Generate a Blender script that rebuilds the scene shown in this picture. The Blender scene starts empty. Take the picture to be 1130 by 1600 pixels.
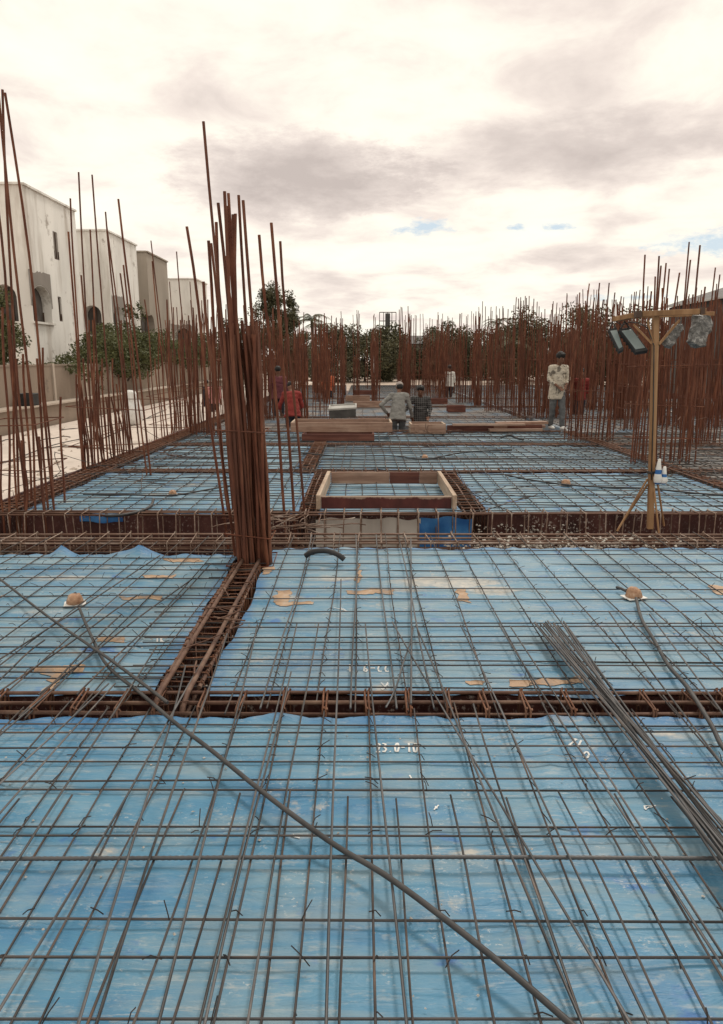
import bpy, bmesh, math, random
from mathutils import Vector, Matrix, Euler, noise as mnoise
R = math.radians
random.seed(7)
S = bpy.context.scene
COL = S.collection

# ------------------------------------------------------------------ camera
CAM_H, PITCH, FOC, CX, CY = 1.6, R(12.0), 1120.0, 565.0, 800.0
cam_d = bpy.data.cameras.new('camera'); cam = bpy.data.objects.new('camera', cam_d); COL.objects.link(cam)
cam.location = (0, 0, CAM_H); cam.rotation_euler = (R(90) - PITCH, 0, 0)
cam_d.sensor_fit = 'VERTICAL'; cam_d.sensor_height = 36.0; cam_d.lens = 36.0 * FOC / 1600.0
cam_d.clip_start = 0.05; cam_d.clip_end = 2000
S.camera = cam

# ------------------------------------------------------------------ sky, sun, exposure
SUN_EL, SUN_AZ = 52.0, 25.0          # azimuth measured from +Y (straight ahead) towards +X
W = bpy.data.worlds.new('World'); S.world = W; W.use_nodes = True
def build_sky():
    nt = W.node_tree; N = nt.nodes; L = nt.links
    for n in list(N): N.remove(n)
    out = N.new('ShaderNodeOutputWorld'); bg = N.new('ShaderNodeBackground'); bg.inputs['Strength'].default_value = 0.1
    L.new(bg.outputs[0], out.inputs[0])
    sky = N.new('ShaderNodeTexSky'); sky.sky_type = 'NISHITA'; sky.sun_disc = False
    sky.sun_elevation = R(SUN_EL); sky.sun_rotation = R(SUN_AZ)
    tc = N.new('ShaderNodeTexCoord'); d = tc.outputs['Generated']
    sep = N.new('ShaderNodeSeparateXYZ'); L.new(d, sep.inputs[0])
    def math_(op, a, b=None, clamp=False):
        n = N.new('ShaderNodeMath'); n.operation = op; n.use_clamp = clamp
        for i, v in enumerate((a, b)):
            if v is None: continue
            if isinstance(v, (int, float)): n.inputs[i].default_value = v
            else: L.new(v, n.inputs[i])
        return n.outputs[0]
    zz = math_('ADD', math_('ABSOLUTE', sep.outputs[2]), 0.16)
    cmb = N.new('ShaderNodeCombineXYZ')
    L.new(math_('DIVIDE', sep.outputs[0], zz), cmb.inputs[0]); L.new(math_('DIVIDE', sep.outputs[1], zz), cmb.inputs[1])
    def noise(vec, sc, det=5, ro=0.55, dist=0.0, off=(0, 0, 0)):
        mp = N.new('ShaderNodeMapping'); mp.inputs['Location'].default_value = off; L.new(vec, mp.inputs[0])
        n = N.new('ShaderNodeTexNoise'); n.inputs['Scale'].default_value = sc; n.inputs['Detail'].default_value = det
        n.inputs['Roughness'].default_value = ro; n.inputs['Distortion'].default_value = dist
        L.new(mp.outputs[0], n.inputs['Vector']); return n.outputs[0]
    def ramp(f, stops):
        r = N.new('ShaderNodeValToRGB'); L.new(f, r.inputs[0]); e = r.color_ramp.elements
        while len(e) < len(stops): e.new(0.5)
        for k, (p, c) in enumerate(stops):
            e[k].position = p; e[k].color = (c[0], c[1], c[2], 1) if not isinstance(c, (int, float)) else (c, c, c, 1)
        return r.outputs[0]
    def mix(f, a, b):
        m = N.new('ShaderNodeMix'); m.data_type = 'RGBA'
        if isinstance(f, (int, float)): m.inputs[0].default_value = f
        else: L.new(f, m.inputs[0])
        for s, v in ((6, a), (7, b)):
            if isinstance(v, tuple): m.inputs[s].default_value = (*v, 1)
            else: L.new(v, m.inputs[s])
        return m.outputs[2]
    wmp = N.new('ShaderNodeMapping'); wmp.inputs['Scale'].default_value = (.55, .55, 1.5); L.new(d, wmp.inputs[0]); wv = wmp.outputs[0]
    def blob(az, el, sx, sz, edge):               # a cloud feature at a compass direction, its outline broken by noise
        c = Vector((math.sin(R(az)) * math.cos(R(el)), math.cos(R(az)) * math.cos(R(el)), math.sin(R(el))))
        sub = N.new('ShaderNodeVectorMath'); sub.operation = 'SUBTRACT'; L.new(d, sub.inputs[0]); sub.inputs[1].default_value = c
        sc = N.new('ShaderNodeVectorMath'); sc.operation = 'MULTIPLY'; L.new(sub.outputs[0], sc.inputs[0])
        sc.inputs[1].default_value = (1 / sx, 1 / sx, 1 / sz)
        ln = N.new('ShaderNodeVectorMath'); ln.operation = 'LENGTH'; L.new(sc.outputs[0], ln.inputs[0])
        wob = math_('MULTIPLY', math_('SUBTRACT', noise(wv, 38.0, 7, 0.72), 0.5), edge)
        v = math_('ADD', ln.outputs['Value'], wob)
        return math_('SUBTRACT', 1.0, v, True)
    big = noise(cmb.outputs[0], 1.5, 7, 0.52, 0.35, (3.1, 0.4, 0))
    mid = noise(cmb.outputs[0], 3.2, 8, 0.60, 0.35, (7.7, 2.4, 0))
    f = math_('ADD', math_('MULTIPLY', big, 0.56), math_('MULTIPLY', mid, 0.44))
    for az, el, sx, sz, k in ((-5, 13, .19, .055, .40), (15, 14, .26, .05, .20), (2, 17, .10, .03, .10), (14, 7.2, .12, .02, .10), (-19, 12, .10, .03, .10)):
        f = math_('SUBTRACT', f, math_('MULTIPLY', blob(az, el, sx, sz, 0.9), k))
    col = ramp(f, [(0.17, (6.1, 5.3, 4.9)), (0.33, (7.7, 6.75, 6.2)), (0.43, (9.5, 8.4, 7.6)), (0.485, (10.5, 9.7, 8.55)), (0.53, (10.9, 10.4, 9.1)), (0.68, (11.7, 11.3, 9.8))])
    blue = mix(0.75, sky.outputs[0], (6.9, 7.9, 8.5))
    hole = None
    for az, el, sx, sz in ((4.6, 9.7, .050, .0105), (11.6, 9.4, .019, .006), (14.6, 9.4, .024, .0055), (26.5, 7.9, .085, .016), (20, 4.4, .05, .005)):
        h = math_('MULTIPLY', blob(az, el, sx, sz, 4.2), 1.25, True)
        hole = h if hole is None else math_('MAXIMUM', hole, h)
    L.new(mix(hole, col, blue), bg.inputs['Color'])
build_sky()
sun_d = bpy.data.lights.new('sun', 'SUN'); sun_d.energy = 1.5; sun_d.angle = R(10); sun_d.color = (1.0, 0.94, 0.86)
sun = bpy.data.objects.new('sun', sun_d); COL.objects.link(sun)
sd = Vector((math.sin(R(SUN_AZ)) * math.cos(R(SUN_EL)), math.cos(R(SUN_AZ)) * math.cos(R(SUN_EL)), math.sin(R(SUN_EL))))
sun.rotation_euler = (-sd).to_track_quat('-Z', 'Y').to_euler(); sun.location = (0, 0, 30)
S.view_settings.view_transform = 'Standard'; S.view_settings.look = 'None'; S.view_settings.exposure = 0.0
S.view_settings.gamma = 1.0; S.view_settings.use_curve_mapping = False
S.render.engine = 'CYCLES'
S.cycles.max_bounces = 6; S.cycles.diffuse_bounces = 3; S.cycles.glossy_bounces = 2

# ------------------------------------------------------------------ measuring the place (sight lines from the surveyed camera point)
cP, sP = math.cos(PITCH), math.sin(PITCH)
def ray(px, py):
    a = (px - CX) / FOC; b = (CY - py) / FOC
    return Vector((a, cP + b * sP, -sP + b * cP))
def at(px, py, z=0.0):
    d = ray(px, py); t = (z - CAM_H) / d.z
    return Vector((0, 0, CAM_H)) + d * t
def up(px, py, Y):
    d = ray(px, py); return Vector((0, 0, CAM_H)) + d * (Y / d.y)
def atX(px, py, X):
    d = ray(px, py); return Vector((0, 0, CAM_H)) + d * (X / d.x)

# ------------------------------------------------------------------ materials
class NT:
    def __init__(self, name):
        self.m = bpy.data.materials.new(name); self.m.use_nodes = True
        self.t = self.m.node_tree; self.N = self.t.nodes; self.L = self.t.links
        self.b = self.N['Principled BSDF']; self._p = None
    @property
    def pos(self):
        if self._p is None: self._p = self.N.new('ShaderNodeNewGeometry').outputs['Position']
        return self._p
    def link(self, v, s):
        if isinstance(v, (int, float)): s.default_value = v
        elif isinstance(v, tuple): s.default_value = (*v, 1) if len(v) == 3 else v
        else: self.L.new(v, s)
    def noise(self, scale, det=4, ro=0.55, stretch=(1, 1, 1), off=(0, 0, 0), dist=0.0):
        mp = self.N.new('ShaderNodeMapping'); mp.inputs['Scale'].default_value = stretch; mp.inputs['Location'].default_value = off
        self.L.new(self.pos, mp.inputs[0])
        n = self.N.new('ShaderNodeTexNoise'); n.inputs['Scale'].default_value = scale; n.inputs['Detail'].default_value = det
        n.inputs['Roughness'].default_value = ro; n.inputs['Distortion'].default_value = dist
        self.L.new(mp.outputs[0], n.inputs['Vector']); return n.outputs[0]
    def ramp(self, f, stops):
        r = self.N.new('ShaderNodeValToRGB'); self.L.new(f, r.inputs[0]); e = r.color_ramp.elements
        while len(e) < len(stops): e.new(0.5)
        for k, (p, c) in enumerate(stops):
            e[k].position = p; e[k].color = (c, c, c, 1) if isinstance(c, (int, float)) else (*c, 1)
        return r.outputs[0]
    def mix(self, f, a, b, bt='MIX'):
        m = self.N.new('ShaderNodeMix'); m.data_type = 'RGBA'; m.blend_type = bt
        self.link(f, m.inputs[0]); self.link(a, m.inputs[6]); self.link(b, m.inputs[7]); return m.outputs[2]
    def rand(self):
        return self.N.new('ShaderNodeObjectInfo').outputs['Random']
    def bump(self, h, s=0.3, d=0.01):
        b = self.N.new('ShaderNodeBump'); b.inputs['Strength'].default_value = s; b.inputs['Distance'].default_value = d
        self.L.new(h, b.inputs['Height']); self.L.new(b.outputs[0], self.b.inputs['Normal'])
    def done(self, col, rough=0.7, metal=0.0, spec=0.4):
        self.link(col, self.b.inputs['Base Color']); self.link(rough, self.b.inputs['Roughness'])
        self.b.inputs['Metallic'].default_value = metal; self.b.inputs['Specular IOR Level'].default_value = spec
        return self.m

def m_rough(name, stops, scale=6, stretch=(1, 1, 1), rough=0.75, bump=0.2, metal=0.0, vary=None, spec=0.3, det=5):
    t = NT(name); n = t.noise(scale, det, 0.6, stretch); c = t.ramp(n, stops)
    if vary:
        c = t.mix(t.ramp(t.rand(), [(0, 0.0), (1, 0.75)]), c, vary)
    if bump: t.bump(t.noise(scale * 6, 3, 0.6, stretch), bump, 0.004)
    return t.done(c, rough, metal, spec)

MAT = {}
MAT['rust'] = m_rough('rusted_steel', [(0.3, (.068, .024, .016)), (0.5, (.150, .052, .030)), (0.66, (.255, .105, .060)), (0.78, (.38, .25, .185))], 9, (1, 1, .35), .85, .5, vary=(.115, .052, .036), spec=.2)
MAT['rustgrey'] = m_rough('weathered_steel', [(0.3, (.10, .055, .040)), (0.55, (.18, .105, .075)), (0.7, (.26, .17, .125))], 7, (1, 1, .5), .7, .4, vary=(.13, .07, .05))
MAT['mat'] = m_rough('mesh_steel', [(0.3, (.026, .022, .021)), (0.5, (.058, .048, .045)), (0.6, (.105, .072, .055)), (0.72, (.20, .105, .06))], 5, (1, 1, 1), .65, .3, .1, vary=(.07, .066, .066))
MAT['newsteel'] = m_rough('new_steel', [(0.3, (.040, .037, .037)), (0.55, (.088, .082, .08)), (0.75, (.14, .105, .085))], 7, (1, 1, 1), .5, .3, .35, vary=(.11, .11, .115))
MAT['cage'] = m_rough('beam_steel', [(0.28, (.058, .030, .022)), (0.5, (.125, .068, .048)), (0.72, (.24, .155, .11))], 8, (1, 1, 1), .68, .4, .1, vary=(.10, .045, .028))
MAT['cagelight'] = m_rough('splashed_beam_steel', [(0.28, (.095, .055, .040)), (0.48, (.215, .145, .11)), (0.66, (.40, .335, .29))], 6, (1, 1, 1), .75, .4, 0, vary=(.15, .08, .055))
MAT['stirrup_pale'] = m_rough('splashed_stirrup_steel', [(0.28, (.12, .07, .05)), (0.5, (.25, .17, .13)), (0.7, (.42, .35, .30))], 9, (1, 1, 1), .75, .4, 0)
MAT['stirrup'] = m_rough('stirrup_steel', [(0.28, (.085, .036, .022)), (0.5, (.185, .075, .038)), (0.72, (.27, .15, .10))], 11, (1, 1, 1), .72, .4, .05, vary=(.13, .07, .048))
MAT['wire'] = m_rough('tie_wire', [(0.3, (.02, .018, .018)), (0.7, (.06, .045, .04))], 20, rough=.6, bump=0)

def m_tarp(name, dusty):
    t = NT(name)
    def attr(n):
        q = t.N.new('ShaderNodeAttribute'); q.attribute_name = n; return q.outputs['Fac']
    def add(p, q, k=1.0):
        m = t.N.new('ShaderNodeMath'); m.operation = 'MULTIPLY_ADD'; t.L.new(q, m.inputs[0]); m.inputs[1].default_value = k; t.L.new(p, m.inputs[2]); return m.outputs[0]
    a = t.noise(1.6, 6, .6, (.7, 1.5, 1)); b = t.noise(5.0, 6, .65, (.35, 1.6, 1), (3, 1, 0)); c = t.noise(22, 5, .7, (.5, 1.2, 1), (8, 2, 0))
    col = t.ramp(a, [(0.30, (.034, .150, .300)), (0.46, (.062, .205, .335)), (0.62, (.100, .245, .355))])
    col = t.mix(t.ramp(b, [(0.42 - dusty * .12, 0.0), (0.66 - dusty * .1, .72)]), col, (.245, .315, .34))
    col = t.mix(t.ramp(c, [(0.57, 0.0), (0.66, .45)]), col, (.33, .365, .37))
    e = t.noise(2.3, 7, .68, (.8, 1.0, 1), (1.7, 5.2, 0))
    e2 = add(e, t.noise(24, 6, .75, (1, 1, 1), (9, 9, 0)), .35)
    col = t.mix(t.ramp(e2, [(0.80, 0.0), (0.86, .55)]), col, (.42, .39, .34))
    g = t.noise(3.1, 4, .6, (1, 1.4, 1), (11, 3, 0))
    col = t.mix(t.ramp(g, [(0.30, .8), (0.37, 0.0)]), col, (.028, .125, .36))
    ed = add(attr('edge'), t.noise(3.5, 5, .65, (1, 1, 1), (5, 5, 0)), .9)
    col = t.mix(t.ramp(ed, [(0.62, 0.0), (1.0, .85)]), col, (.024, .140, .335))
    du = add(attr('dust'), t.noise(11, 8, .72, (.6, 1.3, 1), (1, 7, 0)), 1.0)
    col = t.mix(t.ramp(du, [(0.78, 0.0), (0.98, .55), (1.25, .9)]), col, t.ramp(t.noise(19, 4, .6), [(0.35, (.30, .315, .31)), (0.55, (.43, .405, .36)), (0.7, (.52, .47, .40))]))
    w = t.noise(60, 4, .75, (.8, 1.3, 1), (2, 9, 0)); w2 = t.noise(4.2, 3, .5, (1, 1, 1), (6, 6, 0))
    mk = t.mix(1.0, t.ramp(w, [(0.58, 0.0), (0.64, 1.0)]), t.ramp(w2, [(0.5, 0.0), (0.62, 1.0)]), 'MULTIPLY')
    mh = t.N.new('ShaderNodeMath'); mh.operation = 'MULTIPLY'; t.L.new(mk, mh.inputs[0]); mh.inputs[1].default_value = .6; col = t.mix(mh.outputs[0], col, (.52, .53, .51))
    sm = t.noise(1.3, 3, .5, (1, 1, 1), (2, 2, 2)); sc_ = t.noise(26, 6, .8, (.18, 2.2, 1), (7, 1, 0)); k1 = t.mix(1.0, t.ramp(sc_, [(0.53, 0.0), (0.68, .8)]), t.ramp(sm, [(0.42, 0.0), (0.6, .9)]), 'MULTIPLY'); col = t.mix(k1, col, (.40, .42, .41))
    wr = t.noise(9, 5, .55, (.45, 1.5, 1), (4, 4, 0), .6)
    rn = t.N.new('ShaderNodeTexNoise'); rn.noise_type = 'RIDGED_MULTIFRACTAL'; rn.inputs['Scale'].default_value = 2.6; rn.inputs['Detail'].default_value = 3; rn.inputs['Roughness'].default_value = .45; rn.inputs['Distortion'].default_value = .8; t.L.new(t.pos, rn.inputs['Vector'])
    t.bump(add(wr, rn.outputs[0], .25), .85, .022)
    return t.done(col, t.ramp(b, [(0.3, .42), (0.7, .7)]), 0, .45)
MAT['tarp'] = m_tarp('blue_plastic_sheet', 0.35)
MAT['tarp_near'] = m_tarp('clean_blue_plastic_sheet', -0.35)
MAT['tarp_far'] = m_tarp('blue_plastic_sheet_far', 0.8)
def m_ply():
    t = NT('red_formwork_ply'); a = t.noise(4, 5, .6, (1, 1, .6)); c = t.ramp(a, [(0.3, (.032, .010, .009)), (0.55, (.070, .022, .018)), (0.75, (.125, .05, .04))])
    s = t.noise(42, 3, .7, (1, 1, .7), (3, 3, 3)); s2 = t.noise(2.2, 3, .5, (1, 1, 1), (9, 1, 0))
    mk = t.mix(1.0, t.ramp(s, [(0.56, 0.0), (0.64, 1.0)]), t.ramp(s2, [(0.44, 0.1), (0.62, .9)]), 'MULTIPLY')
    c = t.mix(mk, c, (.42, .36, .32)); t.bump(s, .3, .004)
    return t.done(c, .6)
MAT['ply'] = m_ply()
def m_wood(name, lo, mid, hi, ax):
    t = NT(name); st = [16, 16, 16]; st[ax] = 1.1
    a = t.noise(1.0, 5, .6, tuple(st)); c = t.ramp(a, [(0.3, lo), (0.5, mid), (0.7, hi)])
    c = t.mix(t.ramp(t.noise(3, 4, .6), [(0.5, 0.0), (0.75, .5)]), c, tuple(v * .55 for v in lo)); t.bump(a, .3, .004)
    return t.done(c, .75)
MAT['wood_x'] = m_wood('pine_plank_across', (.19, .105, .075), (.30, .182, .13), (.42, .29, .22), 0)
MAT['wood_y'] = m_wood('pine_plank_along', (.28, .19, .13), (.42, .31, .225), (.54, .43, .33), 1)
MAT['post'] = m_wood('stand_timber', (.19, .098, .044), (.285, .155, .072), (.37, .22, .115), 2)
MAT['wood_dark'] = m_wood('stained_plank', (.075, .022, .016), (.12, .040, .027), (.19, .075, .05), 0)
def m_redplank():
    t = NT('drip_stained_plank'); a = t.noise(3, 5, .6, (2, 2, 1)); c = t.ramp(a, [(0.3, (.05, .012, .010)), (0.6, (.10, .024, .02)), (0.8, (.16, .04, .03))])
    sep = t.N.new('ShaderNodeSeparateXYZ'); t.L.new(t.pos, sep.inputs[0])
    n = t.noise(9, 5, .7, (1, 1, .6)); ad = t.N.new('ShaderNodeMath'); ad.operation = 'MULTIPLY_ADD'; t.L.new(n, ad.inputs[0]); ad.inputs[1].default_value = .09; t.L.new(sep.outputs[2], ad.inputs[2])
    c = t.mix(t.ramp(ad.outputs[0], [(0.196, 0.0), (0.212, .9)]), c, (.40, .29, .22))
    return t.done(c, .55)
MAT['redplank'] = m_redplank()
MAT['tape'] = m_rough('tan_patch', [(0.28, (.20, .21, .22)), (0.42, (.33, .22, .145)), (0.56, (.42, .28, .18)), (0.72, (.45, .38, .31))], 9, rough=.6, bump=.3)
MAT['chalk'] = m_rough('white_marker', [(0.3, (.6, .6, .58)), (0.7, (.75, .75, .74))], 30, rough=.8, bump=0)
MAT['pipe'] = m_rough('grey_conduit', [(0.3, (.032, .031, .032)), (0.7, (.075, .070, .068))], 8, rough=.5, bump=.1)
MAT['hose'] = m_rough('black_hose', [(0.3, (.020, .020, .022)), (0.7, (.055, .052, .052))], 8, rough=.5, bump=.1)
MAT['tapebox'] = m_rough('brown_taped_box', [(0.3, (.24, .12, .065)), (0.6, (.42, .25, .155)), (0.8, (.6, .47, .37))], 30, rough=.5, bump=.5)
MAT['white'] = m_rough('white_plastic', [(0.3, (.62, .60, .57)), (0.7, (.78, .77, .75))], 12, rough=.5, bump=.2)
MAT['bluep'] = m_rough('blue_plastic', [(0.3, (.02, .10, .30)), (0.7, (.05, .18, .42))], 12, rough=.5, bump=.2)
def m_plaster(name, base, dirt, dark, amt):
    t = NT(name); a = t.noise(.55, 6, .6, (1, 1, .45)); c = t.ramp(a, [(0.35, base), (0.62, tuple(v * .82 for v in base))])
    s = t.noise(1.6, 6, .65, (1, 1, .14), (2, 2, 2)); c = t.mix(t.ramp(s, [(0.50, 0.0), (0.72, amt)]), c, dirt)
    p = t.noise(.9, 7, .7, (1, 1, 1), (5, 9, 1)); c = t.mix(t.ramp(p, [(0.60, 0.0), (0.68, amt)]), c, dark)
    t.bump(t.noise(14, 4, .6), .25, .01); return t.done(c, .9, 0, .2)
MAT['plaster'] = m_plaster('white_villa_plaster', (.86, .825, .775), (.46, .40, .345), (.36, .31, .27), .9)
MAT['plaster_grey'] = m_plaster('unpainted_villa_plaster', (.39, .335, .28), (.30, .25, .21), (.20, .17, .145), .7)
MAT['patch'] = m_plaster('bare_cement', (.30, .265, .235), (.24, .21, .19), (.17, .15, .13), .6)
MAT['wall'] = m_plaster('compound_wall_cement', (.30, .235, .185), (.21, .165, .13), (.14, .11, .09), .8)
MAT['wallcap'] = m_plaster('compound_wall_pale', (.50, .42, .35), (.34, .28, .23), (.25, .2, .17), .6)
MAT['slab'] = m_plaster('cast_slab', (.66, .57, .50), (.46, .39, .34), (.36, .30, .26), .6)
MAT['ground'] = m_plaster('pale_earth', (.50, .40, .33), (.40, .31, .24), (.27, .21, .165), .7)
MAT['dark'] = m_rough('dark_glass', [(0.3, (.018, .014, .013)), (0.7, (.045, .036, .032))], 2, rough=.25, bump=0)
MAT['arch_shade'] = m_rough('shaded_arch_interior', [(0.3, (.060, .052, .047)), (0.7, (.115, .10, .09))], 2, rough=.5, bump=.1)  # dark grey pane colour stands in for the shaded interior behind the arches
MAT['frame'] = m_rough('window_frame_brown', [(0.3, (.06, .035, .025)), (0.7, (.11, .07, .05))], 4, rough=.6, bump=0)
MAT['sheet'] = m_rough('dark_roof_sheet', [(0.3, (.06, .055, .052)), (0.7, (.12, .11, .105))], 1.2, rough=.6, bump=.1)
MAT['sheet_pale'] = m_rough('pale_trim_sheet', [(0.3, (.34, .31, .29)), (0.7, (.48, .45, .42))], 1.2, rough=.6, bump=.1)
MAT['lampframe'] = m_rough('black_lamp_housing', [(0.3, (.012, .013, .014)), (0.7, (.035, .035, .036))], 8, rough=.5, bump=.1)
MAT['lampglass'] = m_rough('frosted_lamp_glass', [(0.3, (.16, .20, .20)), (0.7, (.27, .31, .31))], 3, rough=.3, bump=.05)
def m_wrap():
    t = NT('crumpled_plastic_wrap'); a = t.noise(18, 5, .7, (1, 1, 1), (0, 0, 0), 1.0)
    c = t.ramp(a, [(0.3, (.05, .047, .045)), (0.52, (.11, .105, .10)), (0.64, (.27, .26, .25)), (0.74, (.62, .60, .58))])
    t.bump(a, .9, .02); return t.done(c, .22, 0, .6)
MAT['wrap'] = m_wrap()
def m_leaf(name, lo, hi):
    t = NT(name); c = t.mix(t.ramp(t.noise(1.1, 4, .6), [(0.3, 0.0), (0.7, 1.0)]), lo, hi)
    t.b.inputs['Subsurface Weight'].default_value = 0.0
    return t.done(c, .6, 0, .25)
MAT['leaf'] = m_leaf('hedge_leaves', (.055, .062, .022), (.12, .125, .05))
MAT['leaf2'] = m_leaf('tree_leaves', (.060, .060, .032), (.125, .115, .062))
MAT['leaf3'] = m_leaf('grey_green_leaves', (.075, .070, .042), (.145, .128, .078))
MAT['palm'] = m_leaf('palm_leaves', (.05, .05, .022), (.11, .10, .045))
MAT['bark'] = m_rough('bark', [(0.3, (.05, .035, .025)), (0.7, (.11, .08, .06))], 6, (1, 1, .2), .9, .5)
MAT['skin'] = m_rough('skin', [(0.3, (.14, .066, .042)), (0.7, (.20, .10, .066))], 9, rough=.55, bump=0)
MAT['hair'] = m_rough('black_hair', [(0.3, (.008, .007, .007)), (0.7, (.02, .017, .016))], 60, rough=.6, bump=.5)
MAT['dustm'] = m_rough('dry_cement', [(0.3, (.38, .35, .31)), (0.7, (.56, .52, .47))], 14, rough=.9, bump=.4)
MAT['mortar'] = m_rough('grey_mortar_tray', [(0.3, (.045, .043, .042)), (0.7, (.095, .09, .085))], 6, rough=.7, bump=.2)
MAT['mortar_rim'] = m_rough('pale_mortar_rim', [(0.3, (.30, .29, .27)), (0.7, (.43, .41, .38))], 6, rough=.7, bump=.2)

# ------------------------------------------------------------------ helpers
def tag(o, label=None, cat=None, group=None, kind=None):
    if label: o['label'] = label
    if cat: o['category'] = cat
    if group: o['group'] = group
    if kind: o['kind'] = kind
    return o
def thing(name, label, cat, loc=(0, 0, 0), rz=0.0, group=None):
    o = bpy.data.objects.new(name, None); COL.objects.link(o); o.location = loc; o.rotation_euler = (0, 0, rz)
    o.empty_display_size = .1
    return tag(o, label, cat, group)
def new(name, me, parent=None, loc=None, rot=None, scale=None):
    o = bpy.data.objects.new(name, me); COL.objects.link(o)
    if parent: o.parent = parent
    if loc is not None: o.location = loc
    if rot is not None: o.rotation_euler = rot
    if scale is not None: o.scale = scale
    return o
class MB:
    def __init__(s): s.v = []; s.f = []; s.mi = []
    def add(s, vs, fs, mi=0):
        k = len(s.v); s.v += [tuple(v) for v in vs]; s.f += [tuple(i + k for i in f) for f in fs]; s.mi += [mi] * len(fs)
    def box(s, c, d, rot=None, mi=0):
        x, y, z = d[0] / 2, d[1] / 2, d[2] / 2
        vs = [Vector((a, b, e)) for a in (-x, x) for b in (-y, y) for e in (-z, z)]
        if rot: vs = [rot @ v for v in vs]
        c = Vector(c); s.add([c + v for v in vs], [(0, 1, 3, 2), (4, 6, 7, 5), (0, 4, 5, 1), (2, 3, 7, 6), (0, 2, 6, 4), (1, 5, 7, 3)], mi)
    def beam(s, p, q, w, h, mi=0):
        p, q = Vector(p), Vector(q); d = q - p; rot = d.to_track_quat('X', 'Z').to_matrix()
        s.box((p + q) / 2, (d.length, w, h), rot, mi)
    def tube(s, pts, r, n=6, closed=False, mi=0, caps=True):
        pts = [Vector(p) for p in pts]; m = len(pts); k0 = len(s.v)
        rr = r if isinstance(r, (list, tuple)) else [r] * m
        prev = None; rings = []
        for i in range(m):
            if closed: t = pts[(i + 1) % m] - pts[i - 1]
            else: t = pts[min(i + 1, m - 1)] - pts[max(i - 1, 0)]
            if t.length < 1e-9: t = Vector((0, 0, 1))
            t.normalize()
            if prev is None:
                a = Vector((0, 0, 1)) if abs(t.z) < .9 else Vector((1, 0, 0)); u = (a - t * a.dot(t)).normalized()
            else:
                u = prev - t * prev.dot(t); u = u.normalized() if u.length > 1e-6 else t.orthogonal().normalized()
            prev = u; w = t.cross(u)
            rings.append([pts[i] + (u * math.cos(2 * math.pi * j / n) + w * math.sin(2 * math.pi * j / n)) * rr[i] for j in range(n)])
        for rg in rings: s.v += [tuple(v) for v in rg]
        for i in range(m if closed else m - 1):
            a, b = k0 + i * n, k0 + ((i + 1) % m) * n
            for j in range(n):
                s.f.append((a + j, a + (j + 1) % n, b + (j + 1) % n, b + j)); s.mi.append(mi)
        if not closed and caps:
            s.f.append(tuple(k0 + j for j in reversed(range(n)))); s.mi.append(mi)
            s.f.append(tuple(k0 + (m - 1) * n + j for j in range(n))); s.mi.append(mi)
    def lathe(s, c, prof, n=16, mi=0):
        c = Vector(c); k0 = len(s.v)
        for r, z in prof:
            s.v += [tuple(c + Vector((r * math.cos(2 * math.pi * j / n), r * math.sin(2 * math.pi * j / n), z))) for j in range(n)]
        for i in range(len(prof) - 1):
            for j in range(n):
                a = k0 + i * n; b = a + n; s.f.append((a + j, a + (j + 1) % n, b + (j + 1) % n, b + j)); s.mi.append(mi)
        s.f.append(tuple(k0 + j for j in reversed(range(n)))); s.mi.append(mi)
        e = k0 + (len(prof) - 1) * n; s.f.append(tuple(e + j for j in range(n))); s.mi.append(mi)
    def mesh(s, name, mats, smooth=False):
        me = bpy.data.meshes.new(name); me.from_pydata(s.v, [], s.f)
        for m in (mats if isinstance(mats, (list, tuple)) else [mats]): me.materials.append(m)
        if any(s.mi): me.polygons.foreach_set('material_index', s.mi)
        if smooth: me.polygons.foreach_set('use_smooth', [True] * len(me.polygons))
        me.update(); return me
    def obj(s, name, mats, parent=None, smooth=False, loc=None, bevel=0.0):
        o = new(name, s.mesh(name, mats, smooth), parent, loc)
        if bevel:
            b = o.modifiers.new('bevel', 'BEVEL'); b.width = bevel; b.segments = 2; b.limit_method = 'ANGLE'
        return o

TMP = bpy.data.scenes.new('workbench'); SPENT = []
def evaluated(o, extra=()):
    """the mesh of o after its modifiers, worked out in a scene of its own"""
    for q in (o, *extra):
        if q.name in COL.objects: COL.objects.unlink(q)
        TMP.collection.objects.link(q)
    vl = TMP.view_layers[0]; vl.update(); me = bpy.data.meshes.new_from_object(o.evaluated_get(vl.depsgraph))
    for q in (o, *extra): TMP.collection.objects.unlink(q)
    return me
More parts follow.
